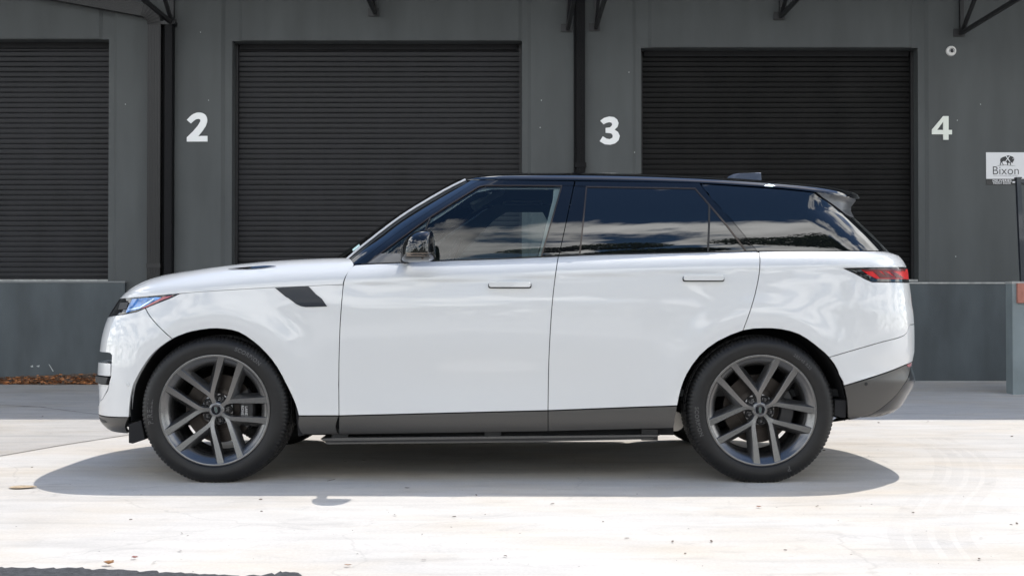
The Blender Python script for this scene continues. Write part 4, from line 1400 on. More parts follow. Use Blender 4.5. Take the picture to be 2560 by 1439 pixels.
for x0, x1, z0, z1 in ops:
    zz = [z for z in ZS if z0 - 1e-6 <= z <= z1 + 1e-6]
    xx = [x for x in XS if x0 - 1e-6 <= x <= x1 + 1e-6]
    yb = YW + REC + 0.1
    for a, b_ in zip(zz[:-1], zz[1:]):
        fs.append((vv(x0, YW, a), vv(x0, YW, b_), vv(x0, yb, b_), vv(x0, yb, a)))
        fs.append((vv(x1, YW, b_), vv(x1, YW, a), vv(x1, yb, a), vv(x1, yb, b_)))
    for a, b_ in zip(xx[:-1], xx[1:]):
        fs.append((vv(a, YW, z1), vv(b_, YW, z1), vv(b_, yb, z1), vv(a, yb, z1)))
        fs.append((vv(b_, YW, z0), vv(a, YW, z0), vv(a, yb, z0), vv(b_, yb, z0)))
MB().add(vs, fs).build("wall", M_wall, BLD)
MB().box(-16, 16, YW + .45, YW + 12, 0.0, 7.0).build("wall", M_wall, BLD)
MB().box(-16, 16, YW + .001, YW + .449, 7.0, 7.15).build("parapet", M_wall, BLD)
# raised pilasters and lintel panels with chamfered edges
def pilaster(u0, u1, z0, z1, name="pilaster", d=0.03, cut_=9, z_bottom_chamfer=False):
    x0, x1 = wx(u0, YW - d), wx(u1, YW - d); c = 0.042
    y0, y1 = YW, YW - d
    if z0 > 0.1:
        v = [(x0-c, y0-.001, z0), (x0, y1, z0+.0), (x1, y1, z0+.0), (x1+c, y0-.001, z0), (x0-c, y0-.001, z1), (x0, y1, z1), (x1, y1, z1), (x1+c, y0-.001, z1)]
    else:
        v = [(x0-c, y0-.001, z0), (x0, y1, z0), (x1, y1, z0), (x1+c, y0-.001, z0), (x0-c, y0-.001, z1), (x0, y1, z1), (x1, y1, z1), (x1+c, y0-.001, z1)]
    f = [(0,1,5,4), (1,2,6,5), (2,3,7,6), (3,2,1,0), (4,5,6,7)]
    return MB().add(v, f).build(name, M_wall, BLD)
pilaster(290, 551, 0, 6.85)
pilaster(1328, 1582, 0, 6.85)
pilaster(2324, 3000, 0, 6.85)
pilaster(-1200, 244, wz(98), 6.85, "lintel_panel", 0.02)
pilaster(604, 1296, wz(102), 6.85, "lintel_panel", 0.02)
pilaster(1630, 2276, wz(119), 6.85, "lintel_panel", 0.02)
# roller shutters
M_slat = mat("shutter_charcoal", (0.0150, 0.0148, 0.0165), rough=0.45, spec=0.25, noise=(2.0, 0.38, (1.6, 1.0, 0.55), 1), rnoise=0.08)
M_slat3 = mat("shutter_black", (0.0045, 0.0042, 0.0042), rough=0.5, spec=0.16, noise=(2.0, 0.5, (1.2, 1.0, 0.8), 1))
pitch = 13.08 / 197.3
def shutter(x0, x1, z0, z1, m, lift):
    sh_ = part_empty("roller_shutter", BLD)
    sh_.location = ((x0+x1)/2, REC, z0)
    yc = YW + REC
    w = x1 - x0
    sec = [(0.002, 0.0), (-0.0058, 0.0014), (-0.0072, 0.010), (-0.0078, 0.028), (-0.0074, 0.046), (-0.0058, 0.0570), (-0.003, 0.0610), (0.002, 0.0618)]
    sec = [(a, z * pitch / 0.0663) for a, z in sec]
    n = len(sec)
    first = None
    cnt = int((z1 - z0 - 0.05) / pitch) + 1
    for i in range(cnt):
        zb = z0 + 0.055 + i * pitch
        if first is None:
            vs = [(x0, yc + a, zb + z) for a, z in sec] + [(x1, yc + a, zb + z) for a, z in sec]
            fs = [(j, n+j, n+j+1, j+1) for j in range(n-1)]
            # shadow gap behind the joint
            vs += [(x0, yc + .012, zb - .006), (x1, yc + .012, zb - .006), (x0, yc + .012, zb + .004), (x1, yc + .012, zb + .004)]
            fs += [(2*n, 2*n+1, 2*n+3, 2*n+2)]
            first = mesh_obj("slat", vs, fs, m, sh_, True, auto=50)
            base = Vector(first.location)
        else:
            c = first.copy(); COL.objects.link(c); c.parent = sh_
            c.location = base + Vector((0, random.uniform(-.0015, .0015), i * pitch))
            c.rotation_euler = (random.uniform(-.012, .012), random.uniform(-.0011, .0011), 0)
    MB().box(x0, x1, yc - .016, yc + .02, z0 + 0.008, z0 + .052).build("bottom_bar", m, sh_)
    MB().box(x0 + .001, x0 + .035, yc - .055, yc - .02, z0, z1 - .002).build("guide_rail", M_plastic, sh_)
    MB().box(x1 - .035, x1 - .001, yc - .055, yc - .02, z0, z1 - .002).build("guide_rail", M_plastic, sh_)
    MB().box(x0 + .06, x1 - .06, yc - .05, yc - .017, z1 - .07, z1 - .003).build("hood_box", M_dark, sh_)
    return sh_
s1 = shutter(ops[0][0], ops[0][1], ops[0][2], ops[0][3], M_slat, 0)
s2 = shutter(ops[1][0], ops[1][1], ops[1][2], ops[1][3], M_slat, 0)
s3 = shutter(ops[2][0], ops[2][1], ops[2][2], ops[2][3], M_slat3, 0)
s3["label"] = "blacker shutter between the numbers 3 and 4"
# dock walls and their concrete lips
zl = wz(705)
MB().box(-14, wx(312, YW - .09), YW - .09, YW - .002, 0, zl - .012).build("dock_wall", M_wall2, BLD)
MB().box(-14, wx(312.5, YW - .095), YW - .097, YW + REC - .06, zl - .0105, zl + .012).build("dock_lip", mat("lip_grey", (0.17, 0.18, 0.18), rough=0.8), BLD)
MB().box(-7.8, ops[0][1] - .01, YW + .02, YW + REC - .06, zl + .0125, zl + .035).build("threshold", M_lip, BLD)
xr = wx(2529, 6.12)
MB().box(wx(2120, YW - .09), wx(2640), YW - .09, YW - .035, 0, zl - .022).build("dock_wall", M_wall2, BLD)
MB().box(wx(2120, YW - .095), wx(2640), YW - .10, YW - .031, zl - .0215, zl - .002).build("dock_lip", M_lip, BLD)
MB().box(ops[2][0] + .01, ops[2][1] - .01, YW + .002, YW + REC - .06, zl + .003, zl + .035).build("threshold", M_lip, BLD)
# canopy above the frame
MB().box(-15, 15, YW - 2.66, YW - .035, 5.75, 5.88).build("canopy", M_wall, BLD)

# canopy brackets: black steel trusses fixed to the wall
M_steel = mat("black_steel", (0.012, 0.012, 0.013), rough=0.45)
labels_b = ["black steel canopy bracket above the corner between both left drainpipes", "black steel canopy bracket stub above the middle roller door",
            "black steel canopy bracket just left of the middle drainpipe", "black steel canopy bracket just right of the middle drainpipe above the 3",
            "black steel canopy bracket above the right-hand black roller door", "large black steel canopy truss above the security camera"]
spots = [(432, 64), (938, 37), (1420, 76), (1490, 74), (1952, 46), (2402, 88)]
for (u, v), lb in zip(spots, labels_b):
    x, z = wx(u), wz(v)
    y = YW - .032
    r_ = empty("canopy_bracket", (x, y, z), lb, "bracket", "black steel brackets carrying the canopy")
    w_ = .045
    MB().bar((x, y - .03, z), (x, y - .03, 5.74), w_).build("upright", M_steel, r_)
    MB().bar((x, y - .05, z + .01), (x, y - 2.4, z + .02), w_).build("bottom_chord", M_steel, r_)
    MB().bar((x, y - .06, z + .03), (x, y - 1.75, 5.70), w_ * .9).build("diagonal", M_steel, r_)
    MB().bar((x, y - 1.85, z + .04), (x, y - 1.85, 5.74), w_ * .8).build("web_post", M_steel, r_)
    MB().box(x - .09, x + .05, y - .012, y, z - .03, z + .07).build("fixing_plate", M_steel, r_)

# drainpipes
M_pipe = mat("dark_bronze_aluminium", (0.015, 0.0145, 0.0145), rough=0.4, metal=0.2)
M_pipeb = mat("black_pipe", (0.004, 0.004, 0.005), rough=0.5, spec=0.15)
def ribbed(x0, x1, yf, yb, z0, z1, name, m, parent, ribs=8, d=.005):
    pts = [(x0, yb), (x0, yf)]
    for i in range(ribs):
        a = x0 + (x1-x0) * (i + .25) / ribs; b_ = x0 + (x1-x0) * (i + .75) / ribs
        pts += [(a, yf), (a + .001, yf + d), (b_, yf + d), (b_ + .001, yf)]
    pts += [(x1, yf), (x1, yb)]
    n = len(pts)
    vs = [(x, y, z0) for x, y in pts] + [(x, y, z1) for x, y in pts]
    fs = [(i, (i+1) % n, n+(i+1) % n, n+i) for i in range(n)]
    return MB().add(vs, fs).build(name, m, parent)
yp = YW - .16
x0, x1 = wx(367, yp), wx(399, yp)
dp = empty("drainpipe", ((x0+x1)/2, YW, 0), "ribbed dark rectangular drainpipe with a bent elbow beside the number 2 pier", "drainpipe")
ribbed(x0, x1, yp, YW - .035, 0.02, wz(70), "pipe", M_pipe, dp)
MB().box(x0 - .008, x1 + .008, yp - .006, YW - .034, wz(670), wz(660)).build("pipe_strap", M_pipe, dp)
# elbow: crimped rings turning the pipe, then the run rising to the left
xc = (x0 + x1) / 2; hw = (x1 - x0) / 2; zt = wz(70)
R_ = 0.20
ring_pts = []
for i in range(15):
    a = math.radians(76) * i / 14
    ring_pts.append((xc - R_ * (1 - math.cos(a)), zt + R_ * math.sin(a), a))
vs = []; fs = []
for i, (x, z, a) in enumerate(ring_pts):
    k_ = 1.0 + (0.06 if i % 2 else 0.0)
    dx, dz = math.cos(a) * hw * k_, math.sin(a) * hw * k_
    vs += [(x - dx, yp - .004*(i % 2), z - dz), (x + dx, yp - .004*(i % 2), z + dz), (x + dx, YW - .05, z + dz), (x - dx, YW - .05, z - dz)]
fs = [(i*4+j, i*4+(j+1) % 4, i*4+4+(j+1) % 4, i*4+4+j) for i in range(14) for j in range(4)]
MB().add(vs, fs).build("elbow", M_pipe, dp)
xe, ze, ae = ring_pts[-1]
tgt = at(80, -26, YW - .16)
d = Vector((tgt[0] - xe, 0, tgt[2] - ze)); Ld = d.length * 1.9; d.normalize(); nn_ = Vector((-d.z, 0, d.x))
for q in range(1):
    vs = []; cnt = 9
    for s_, yy in ((0.0, 0.0), (1.0, -.06)):
        c = Vector((xe, 0, ze)) + d * (Ld * s_)
        row = [(-hw, YW - .05)] + [(-hw, yp)]
        for i in range(8):
            a = -hw + 2*hw*(i+.25)/8; b_ = -hw + 2*hw*(i+.75)/8
            row += [(a, yp), (a + .001, yp + .005), (b_, yp + .005), (b_ + .001, yp)]
        row += [(hw, yp), (hw, YW - .05)]
        for o_, y_ in row: vs.append(c + nn_ * o_ + Vector((0, y_ + yy, 0)))
    n = len(row)
    MB().add(vs, [(i, (i+1) % n, n+(i+1) % n, n+i) for i in range(n)]).build("pipe_run", M_pipe, dp)
x0, x1 = wx(410, YW - .13), wx(430, YW - .13)
dp2 = empty("drainpipe", ((x0+x1)/2, YW, 0), "plain black square drainpipe right of the ribbed one with the elbow", "drainpipe")
MB().box(x0, x1, YW - .15, YW - .034, 0.02, wz(66)).build("pipe", M_pipeb, dp2, bevel=.01)
MB().box(x0 - .05, x1 + .03, YW - .155, YW - .033, wz(68), wz(60)).build("pipe_strap", M_steel, dp2)
MB().box(wx(401, YW-.05), wx(409, YW-.05), YW - .06, YW - .031, 0.02, wz(66)).build("dark_gap_strip", M_pipeb, dp2)  # flat black strip filling the space between the two pipes
x0, x1 = wx(1441, YW - .12), wx(1463, YW - .12)
dp3 = empty("drainpipe", ((x0+x1)/2, YW, 0), "ribbed black drainpipe on the pier left of the number 3", "drainpipe")
ribbed(x0, x1, YW - .12, YW - .031, 0.02, 5.74, "pipe", M_pipeb, dp3, ribs=6, d=.004)
MB().box(x0 - .02, x1 + .015, YW - .126, YW - .031, wz(421), wz(409)).build("pipe_strap", M_pipeb, dp3)
MB().box(x0 - .028, x0 - .004, YW - .06, YW - .031, 0.02, 5.74).build("dark_gap_strip", M_pipeb, dp3)  # flat black strip put in for the dark gap beside the pipe

# door numbers
M_num = mat("number_white", (0.86, 0.87, 0.86), rough=0.5)
M_num4 = mat("number_cream", (0.74, 0.77, 0.70), rough=0.55)
def poly_extrude(loops, y0, y1, name, m, parent=None, origin=None):
    """one closed outline (x, z), extruded from y0 (front) to y1"""
    from mathutils.geometry import tessellate_polygon
    flat = [Vector((x, z, 0)) for lp in loops for x, z in lp]
    tris = tessellate_polygon([[Vector((x, z, 0)) for x, z in lp] for lp in loops])
    n = len(flat)
    vs = [(p.x, y0, p.y) for p in flat] + [(p.x, y1, p.y) for p in flat]
    fs = [tuple(t) for t in tris]
    b0 = 0
    for lp in loops:
        k = len(lp)
        for i in range(k): fs.append((b0+i, b0+(i+1) % k, n+b0+(i+1) % k, n+b0+i))
        b0 += k
    mbx = MB().add(vs, fs)
    return mbx.build(name, m, parent, origin=origin)
Q2 = [(467, 300), (479, 288), (492, 282), (503, 282), (512, 286), (517, 294), (518, 304), (514, 316), (506, 328), (495, 341), (503, 340), (518.5, 340), (518.5, 354), (467, 354), (467, 343.5),
      (482, 329), (494, 315), (500.5, 304), (500, 299), (496.5, 297.5), (490, 298.5), (484, 302.5), (477, 309)]
Q3 = [(1500.5, 302), (1510, 295), (1523, 291.5), (1535, 293), (1543, 299), (1546.5, 308), (1544, 317), (1536.5, 324.5), (1545, 330), (1549.5, 340), (1546.5, 351), (1538, 358.5), (1526, 362), (1512, 361), (1499, 353),
      (1507, 341), (1516, 346.5), (1524, 348), (1531, 344.5), (1532, 338.5), (1528, 333.5), (1514, 332), (1514, 320), (1525, 318.5), (1530.5, 313), (1529.5, 307.5), (1524.5, 305.5), (1517, 307), (1509, 311)]
Q4o = [(2358, 290.5), (2371.5, 290.5), (2371.5, 325), (2380, 325), (2380, 336), (2371.5, 336), (2371.5, 349.5), (2358, 349.5), (2358, 336), (2330, 336), (2330, 324)]
Q4i = [(2358, 304), (2358, 325), (2343, 325)]
yn = YW - .03
def toxz(px, Y): return [(float(at(u, v, Y)[0]), float(at(u, v, Y)[2])) for u, v in px]
for nm, loops, m_, lb in (("2", [catmull(Q2[:8], 3) + Q2[8:16] + catmull(Q2[16:], 2)], M_num, "large white number 2 on the wall beside the left drainpipes"),
                          ("3", [Q3], M_num, "large white number 3 on the wall between the two right roller doors"),
                          ("4", [Q4o, Q4i], M_num4, "smaller cream number 4 on the wall right of the black roller door")):
    lp = [toxz(l, yn - .012) for l in loops]
    c = np.mean(np.array(lp[0]), 0)
    o = poly_extrude(lp, yn - .014, yn - .0005, "door_number", m_, None, origin=(c[0], yn, c[1]))
    tag(o, lb, "number", "painted dock numbers")
# security camera
cx_, cz_ = wx(2380, yn), wz(128, yn)
sc_ = empty("security_camera", (cx_, yn, cz_), "small white round security camera with black lens above the 4", "camera")
MB().lathe([(0, .03), (.045, .03), (.060, .020), (.066, .0)], (cx_, yn, cz_), (0, -1, 0), 28).build("housing", mat("camera_white", (0.7, 0.69, 0.66), rough=0.4), sc_, smooth=True)
MB().lathe([(0, .045), (.018, .040), (.026, .026), (.027, .02)], (cx_ + .004, yn, cz_ - .002), (0.03, -1, -.1), 20).build("lens", M_black, sc_, smooth=True)
MB().lathe([(.027, .028), (.033, .034), (.038, .03)], (cx_ + .004, yn, cz_ - .002), (0.03, -1, -.1), 20).build("lens_ring", mat("camera_ring", (0.25, 0.25, 0.25), rough=0.4), sc_, smooth=True)

# company sign at the right edge
ys = yn - .006
sx0, sx1 = wx(2467, ys), wx(2575, ys)
sg_ = empty("wall_sign", ((sx0+sx1)/2, yn, wz(420, ys)), "white and black company delivery sign with a bison on the wall at the right edge", "sign")
MB().box(sx0, sx1, ys, yn - .0005, wz(447, ys), wz(381, ys)).build("sign_panel", mat("sign_white", (0.70, 0.70, 0.71), rough=0.35), sg_)
MB().box(sx0, sx1, ys, yn - .0005, wz(462, ys), wz(447, ys) - .0005).build("sign_panel", mat("sign_charcoal", (0.03, 0.03, 0.03), rough=0.4), sg_)
M_ink = mat("sign_ink", (0.03, 0.03, 0.032), rough=0.5)
M_ink_l = mat("sign_ink_grey", (0.32, 0.32, 0.33), rough=0.5)
def zp(x, y): return (2380 + x / 7.194, 360 + y / 7.194)
bison = [(865, 300), (868, 275), (880, 255), (905, 240), (940, 228), (965, 222), (985, 212), (1010, 205), (1040, 210), (1065, 220), (1085, 225), (1105, 238), (1118, 255), (1118, 285), (1110, 305), (1095, 325), (1088, 348), (1075, 335),
         (1062, 325), (1058, 350), (1062, 380), (1045, 378), (1040, 350), (1025, 335), (1012, 350), (1005, 362), (1012, 380), (992, 378), (990, 350), (985, 325), (965, 315), (935, 308), (918, 312), (905, 325), (915, 352), (935, 374), (915, 376), (900, 352), (892, 330), (882, 345), (876, 362), (882, 380), (860, 376), (862, 350), (872, 325)]
def flat(pxs, y, name, m):
    pts = toxz([zp(a, b_) for a, b_ in pxs], y)
    from mathutils.geometry import tessellate_polygon
    tr = tessellate_polygon([[Vector((x, z, 0)) for x, z in pts]])
    return MB().add([(x, y, z) for x, z in pts], [tuple(t) for t in tr]).build(name, m, sg_)
flat(bison, ys - .0015, "bison_mark", M_ink)
M_sw = mat("sign_white_print", (0.72, 0.72, 0.73), rough=0.4)
flat([(968, 222), (980, 214), (1052, 320), (1036, 326)], ys - .003, "cross_stroke", M_sw)
flat([(1034, 212), (1044, 222), (972, 312), (958, 310)], ys - .0045, "cross_stroke", M_sw)
flat([(1085, 262), (1112, 250), (1110, 262), (1092, 268)], ys - .003, "bison_horn", M_sw)
flat([(975, 330), (998, 300), (1000, 330)], ys - .0047, "bison_arrow", M_ink)
flat([(780, 400), (860, 382), (960, 374), (1070, 384), (1160, 400), (1060, 390), (960, 382), (860, 390)], ys - .0015, "ground_arc", M_ink)
def wtext(body, size, u, v, y, name, m, off=0.0, sp=1.0):
    tv, tf = text_mesh(body, size, off, spacing=sp)
    c = at(u, v, y)
    o = mesh_obj(name, [(c[0] + a, y, c[2] + b_) for a, b_, _ in tv], tf, m, sg_, False)
    o["kind"] = "stuff"
    return o
wtext("Bixon", 0.150, *zp(967, 547), ys - .0015, "sign_lettering", M_ink, -0.001)
wtext("RUN TOWARDS THE STORM", 0.024, *zp(967, 580), ys - .0015, "sign_lettering", M_ink_l)
wtext("DELIVERIES", 0.046, *zp(900, 682), ys - .0015, "sign_lettering", M_sw, 0.0007, 1.08)
wtext("FRONT DOOR", 0.032, *zp(900, 722), ys - .0015, "sign_lettering", M_sw, 0.0004, 1.08)
flat([(1088, 674), (1190, 674), (1190, 698), (1088, 698)], ys - .0015, "dash_mark", M_sw)

# stair wall at the right edge with red plate and leaning handrail post
ySt = 6.12
xl = wx(2531, ySt)
st_w = empty("stair_wall", (xl + .4, ySt, 0), "painted concrete stair wall at the right edge beside the dock", "wall")
MB().box(xl, xl + 1.6, ySt, ySt + .17, 0.0, wz(709, ySt)).build("wall_body", mat("stair_render", (0.20, 0.235, 0.24), rough=0.7, noise=(3, .15), bump=(100, .3)), st_w)
MB().box(xl - .004, xl + 1.6, ySt - .004, ySt + .175, wz(709, ySt) + .001, wz(706, ySt) + .012).build("wall_cap", M_lip, st_w)
MB().box(wx(2543, ySt - .02), wx(2640, ySt - .02), ySt - .03, ySt - .0005, wz(757, ySt), wz(708, ySt)).build("red_plate", mat("oxide_red", (0.36, 0.14, 0.10), rough=0.6, noise=(12, .2)), st_w)
ho = empty("handrail_post", (wx(2552, ySt + .1), ySt + .1, wz(705, ySt)), "dark leaning steel handrail post standing on the stair wall", "post")
pa = at(2556.5, 706, ySt + .12); pb = at(2545, 447, ySt + .12)
MB().bar((pa[0], ySt + .12, pa[2]), (pb[0], ySt + .12, pb[2]), .046).build("post", mat("navy_steel", (0.02, 0.024, 0.032), rough=0.35, coat=.3), ho)
MB().bar((pb[0] - .005, ySt + .12, pb[2] - .005), (pb[0] + .9, ySt + .12, pb[2] + .015 - .9 * 0.5), .034).build("rail", MATS["navy_steel"], ho)
MB().box(pb[0] - .03, pb[0] + .03, ySt + .09, ySt + .15, pb[2] + .001, pb[2] + .016).build("post_cap", MATS["navy_steel"], ho)

# ------------------------------------------------------------------ ground
def ground_mat(name, col, scale_var=1.0, dark=1.0):
    m = bpy.data.materials.new(name); m.use_nodes = True
    t = m.node_tree; p = t.nodes["Principled BSDF"]; nd = t.nodes.new; lk = t.links.new
    tcn = nd("ShaderNodeTexCoord")
    def noise(sc, det, mapscale=None, rot=0, rough=.6, dist=0.0):
        n = nd("ShaderNodeTexNoise"); n.inputs["Scale"].default_value = sc; n.inputs["Detail"].default_value = det
        n.inputs["Roughness"].default_value = rough; n.inputs["Distortion"].default_value = dist
        if mapscale:
            mp_ = nd("ShaderNodeMapping"); mp_.inputs["Scale"].default_value = mapscale; mp_.inputs["Rotation"].default_value = (0, 0, rot)
            lk(tcn.outputs["Object"], mp_.inputs[0]); lk(mp_.outputs[0], n.inputs[0])
        else: lk(tcn.outputs["Object"], n.inputs[0])
        return n.outputs[0]
    def rng_(x, a, b_, c, d_):
        r = nd("ShaderNodeMapRange"); lk(x, r.inputs[0]); r.inputs[1].default_value = a; r.inputs[2].default_value = b_; r.inputs[3].default_value = c; r.inputs[4].default_value = d_
        return r.outputs[0]
    def mul(a, b_):
        k = nd("ShaderNodeMath"); k.operation = 'MULTIPLY'; lk(a, k.inputs[0])
        if isinstance(b_, float): k.inputs[1].default_value = b_
        else: lk(b_, k.inputs[1])
        return k.outputs[0]
    v = rng_(noise(0.55, 6, rough=.65), .3, .7, 1 - .10*scale_var, 1 + .08*scale_var)
    v = mul(v, rng_(noise(1.6, 6, (1.0, 4.5, 1), .35, dist=.6), .35, .75, 1.04, 1 - .10*scale_var))
    v = mul(v, rng_(noise(2.3, 7, (0.35, 3.0, 1), -.5, dist=.4), .52, .72, 1.0, 1 - .13*scale_var))
    v = mul(v, rng_(noise(70, 5), .3, .7, .93, 1.05))
    v = mul(v, rng_(noise(9, 8, rough=.75), .60, .74, 1.0, 1 - .16*scale_var))
    v = mul(v, rng_(noise(3.4, 9, (1, 1.6, 1), .9, rough=.7, dist=.8), .56, .70, 1.0, 1 - .15*scale_var))
    v = mul(v, rng_(noise(26, 6, (1, 3, 1), .15, rough=.7), .58, .72, 1.0, 1 - .12*scale_var))
    # fine meandering cracks
    vo = nd("ShaderNodeTexVoronoi"); vo.feature = 'DISTANCE_TO_EDGE'; vo.inputs["Scale"].default_value = .42
    n_ = nd("ShaderNodeTexNoise"); n_.inputs["Scale"].default_value = 3; n_.inputs["Detail"].default_value = 6
    lk(tcn.outputs["Object"], n_.inputs[0])
    ad = nd("ShaderNodeMixRGB"); ad.blend_type = 'ADD'; ad.inputs[0].default_value = .35
    lk(tcn.outputs["Object"], ad.inputs[1]); lk(n_.outputs["Color"], ad.inputs[2]); lk(ad.outputs[0], vo.inputs[0])
    ck = rng_(vo.outputs["Distance"], .0, .0035, .87, 1.0)
    cm = nd("ShaderNodeMath"); cm.operation = 'MAXIMUM'; lk(ck, cm.inputs[0]); lk(rng_(noise(.5, 3), .48, .56, 0.7, 1.0), cm.inputs[1])
    v = mul(v, cm.outputs[0])
    v = mul(v, float(dark))
    warm = nd("ShaderNodeMix"); warm.data_type = 'RGBA'
    warm.inputs[6].default_value = (*col, 1); warm.inputs[7].default_value = (col[0]*.97, col[1]*.90, col[2]*.80, 1)
    lk(rng_(noise(.8, 5, (1, 2, 1), .2), .45, .75, 0, 1), warm.inputs[0])
    sc2 = nd("ShaderNodeVectorMath"); sc2.operation = 'SCALE'; lk(warm.outputs[2], sc2.inputs[0]); lk(v, sc2.inputs["Scale"])
    lk(sc2.outputs[0], p.inputs["Base Color"])
    p.inputs["Roughness"].default_value = .82
    b_ = nd("ShaderNodeBump"); b_.inputs["Strength"].default_value = .25; b_.inputs["Distance"].default_value = .004
    lk(noise(140, 5), b_.inputs["Height"]); lk(b_.outputs[0], p.inputs["Normal"])
    return m
M_conc = ground_mat("concrete_apron", (0.58, 0.548, 0.503))
M_conc2 = ground_mat("older_concrete_slab", (0.46, 0.435, 0.40), 1.3)
g = MB().add([(-400, -400, 0), (400, -400, 0), (400, 400, 0), (-400, 400, 0)], [(0, 1, 2, 3)]).build("ground", M_conc)
tag(g, "pale concrete loading apron", None, None, "structure")
# older, darker slab on the left behind the car
def gpoly(name, px, z, m, label, world=None, jag=0.0):
    pts = [tuple(atz(u, v)[:2]) for u, v in px] if world is None else world
    if jag:
        q = densify([np.array(p) for p in pts], .06); pts = [(a + random.gauss(0, jag), b_ + random.gauss(0, jag)) for a, b_ in q]
    from mathutils.geometry import tessellate_polygon
    tr = tessellate_polygon([[Vector((a, b_, 0)) for a, b_ in pts]])
    o = MB().add([(a, b_, z) for a, b_ in pts], [tuple(t) for t in tr]).build(name, m)
    for p in o.data.polygons: pass
    bm = bmesh.new(); bm.from_mesh(o.data)
    for f in bm.faces:
        if f.normal.z < 0: f.normal_flip()
    bm.to_mesh(o.data); bm.free()
    tag(o, label, None, None, "structure")
    return o
a = [tuple(atz(*p)[:2]) for p in ((-200, 1166), (0, 1140), (160, 1112), (322, 1087), (600, 1050))]
slab = gpoly("pavement", None, .004, M_conc2, "older darker concrete slab along the left dock", world=a + [(a[-1][0] + 1.0, YW - .1), (-9, YW - .1), (-9, a[0][1])])
# joint in the slab
j = [tuple(atz(*p)[:2]) for p in ((-150, 1003), (0, 1013), (100, 1018), (240, 1036), (420, 1052))]
vs = []; fs = []
jj = densify([np.array(p) for p in j], .08, closed=False)
for i, (a, b_) in enumerate(jj):
    w_ = .008 + random.uniform(-.004, .006)
    vs += [(a, b_ - w_, .006), (a, b_ + w_, .006)]
fs = [(2*i, 2*i+1, 2*i+3, 2*i+2) for i in range(len(jj)-1)]
o = MB().add(vs, fs).build("slab_joint", mat("joint_dirt", (0.10, 0.09, 0.08), rough=.9)); tag(o, "dark dirty joint across the left slab", None, None, "structure")
# asphalt road in the foreground
e_px = [(-700, 1412), (0, 1423), (120, 1423.5), (200, 1425), (330, 1429), (500, 1438), (620, 1444), (690, 1436), (715, 1432), (745, 1436), (760, 1446), (1200, 1452), (3200, 1470)]
e = [tuple(atz(*p)[:2]) for p in e_px]
ed = densify([np.array(p) for p in e], .02, closed=False)
ed = [(a, b_ + random.gauss(0, .009)) for a, b_ in ed]
from mathutils.geometry import tessellate_polygon
rd = [(-60, ed[0][1])] + ed + [(60, ed[-1][1]), (60, -14), (-60, -14)]
tr = tessellate_polygon([[Vector((a, b_, 0)) for a, b_ in rd]])
M_asph = mat("asphalt", (0.055, 0.056, 0.060), rough=.85, noise=(55, .45), bump=(220, .9))
o = MB().add([(a, b_, .008) for a, b_ in rd], [tuple(t) for t in tr]).build("road", M_asph)
bm = bmesh.new(); bm.from_mesh(o.data)
for f in bm.faces:
    if f.normal.z < 0: f.normal_flip()
bm.to_mesh(o.data); bm.free()
tag(o, "dark asphalt road at the lower edge", None, None, "structure")

# faint rubber marks
def fade_mat(name, col, amt, sc):
    m = bpy.data.materials.new(name); m.use_nodes = True; t = m.node_tree
    p = t.nodes["Principled BSDF"]; p.inputs["Base Color"].default_value = (*col, 1); p.inputs["Roughness"].default_value = .9
    tr_ = t.nodes.new("ShaderNodeBsdfTransparent"); mx = t.nodes.new("ShaderNodeMixShader"); n = t.nodes.new("ShaderNodeTexNoise")
    n.inputs["Scale"].default_value = sc; n.inputs["Detail"].default_value = 6
    tcn = t.nodes.new("ShaderNodeTexCoord"); t.links.new(tcn.outputs["Object"], n.inputs[0])
    r = t.nodes.new("ShaderNodeMapRange"); r.inputs[1].default_value = .35; r.inputs[2].default_value = .65; r.inputs[3].default_value = 0; r.inputs[4].default_value = amt
    t.links.new(n.outputs[0], r.inputs[0]); t.links.new(r.outputs[0], mx.inputs[0]); t.links.new(tr_.outputs[0], mx.inputs[1]); t.links.new(p.outputs[0], mx.inputs[2])
    t.links.new(mx.outputs[0], t.nodes["Material Output"].inputs[0])
    return m
M_mark = fade_mat("rubber_mark", (0.20, 0.18, 0.165), .055, 2.2)
def mark(px, width, z=.0035, label="faint curved tyre mark on the concrete"):
    c = np.array([atz(*p)[:2] for p in catmull(px, 8)])
    t = np.gradient(c, axis=0); t /= np.linalg.norm(t, axis=1, keepdims=True); n = np.stack([-t[:, 1], t[:, 0]], 1)
    mbm = MB()
    for off, w_ in ((-.5, .22), (-.18, .22), (.14, .2), (.42, .2)):
        a = c + n * (off * width); b_ = c + n * ((off + w_) * width)
        vs = []
        for p, q in zip(a, b_): vs += [(p[0], p[1], z), (q[0], q[1], z)]
        mbm.add(vs, [(2*i, 2*i+1, 2*i+3, 2*i+2) for i in range(len(c)-1)])
    o = mbm.build("tyre_mark", M_mark)
    o["kind"] = "stuff"; o["label"] = label
mark([(2310, 1095), (2390, 1140), (2400, 1200), (2345, 1260), (2310, 1330), (2345, 1400), (2380, 1460)], .30)
if 0: mark([(2180, 1215), (2260, 1290), (2300, 1370), (2330, 1450)], .26, .0040, "faint straight tyre mark crossing the curved one")
if 0: mark([(1470, 1245), (1440, 1310), (1380, 1370), (1290, 1430)], .24, .0037, "faint tyre mark in front of the rear door")

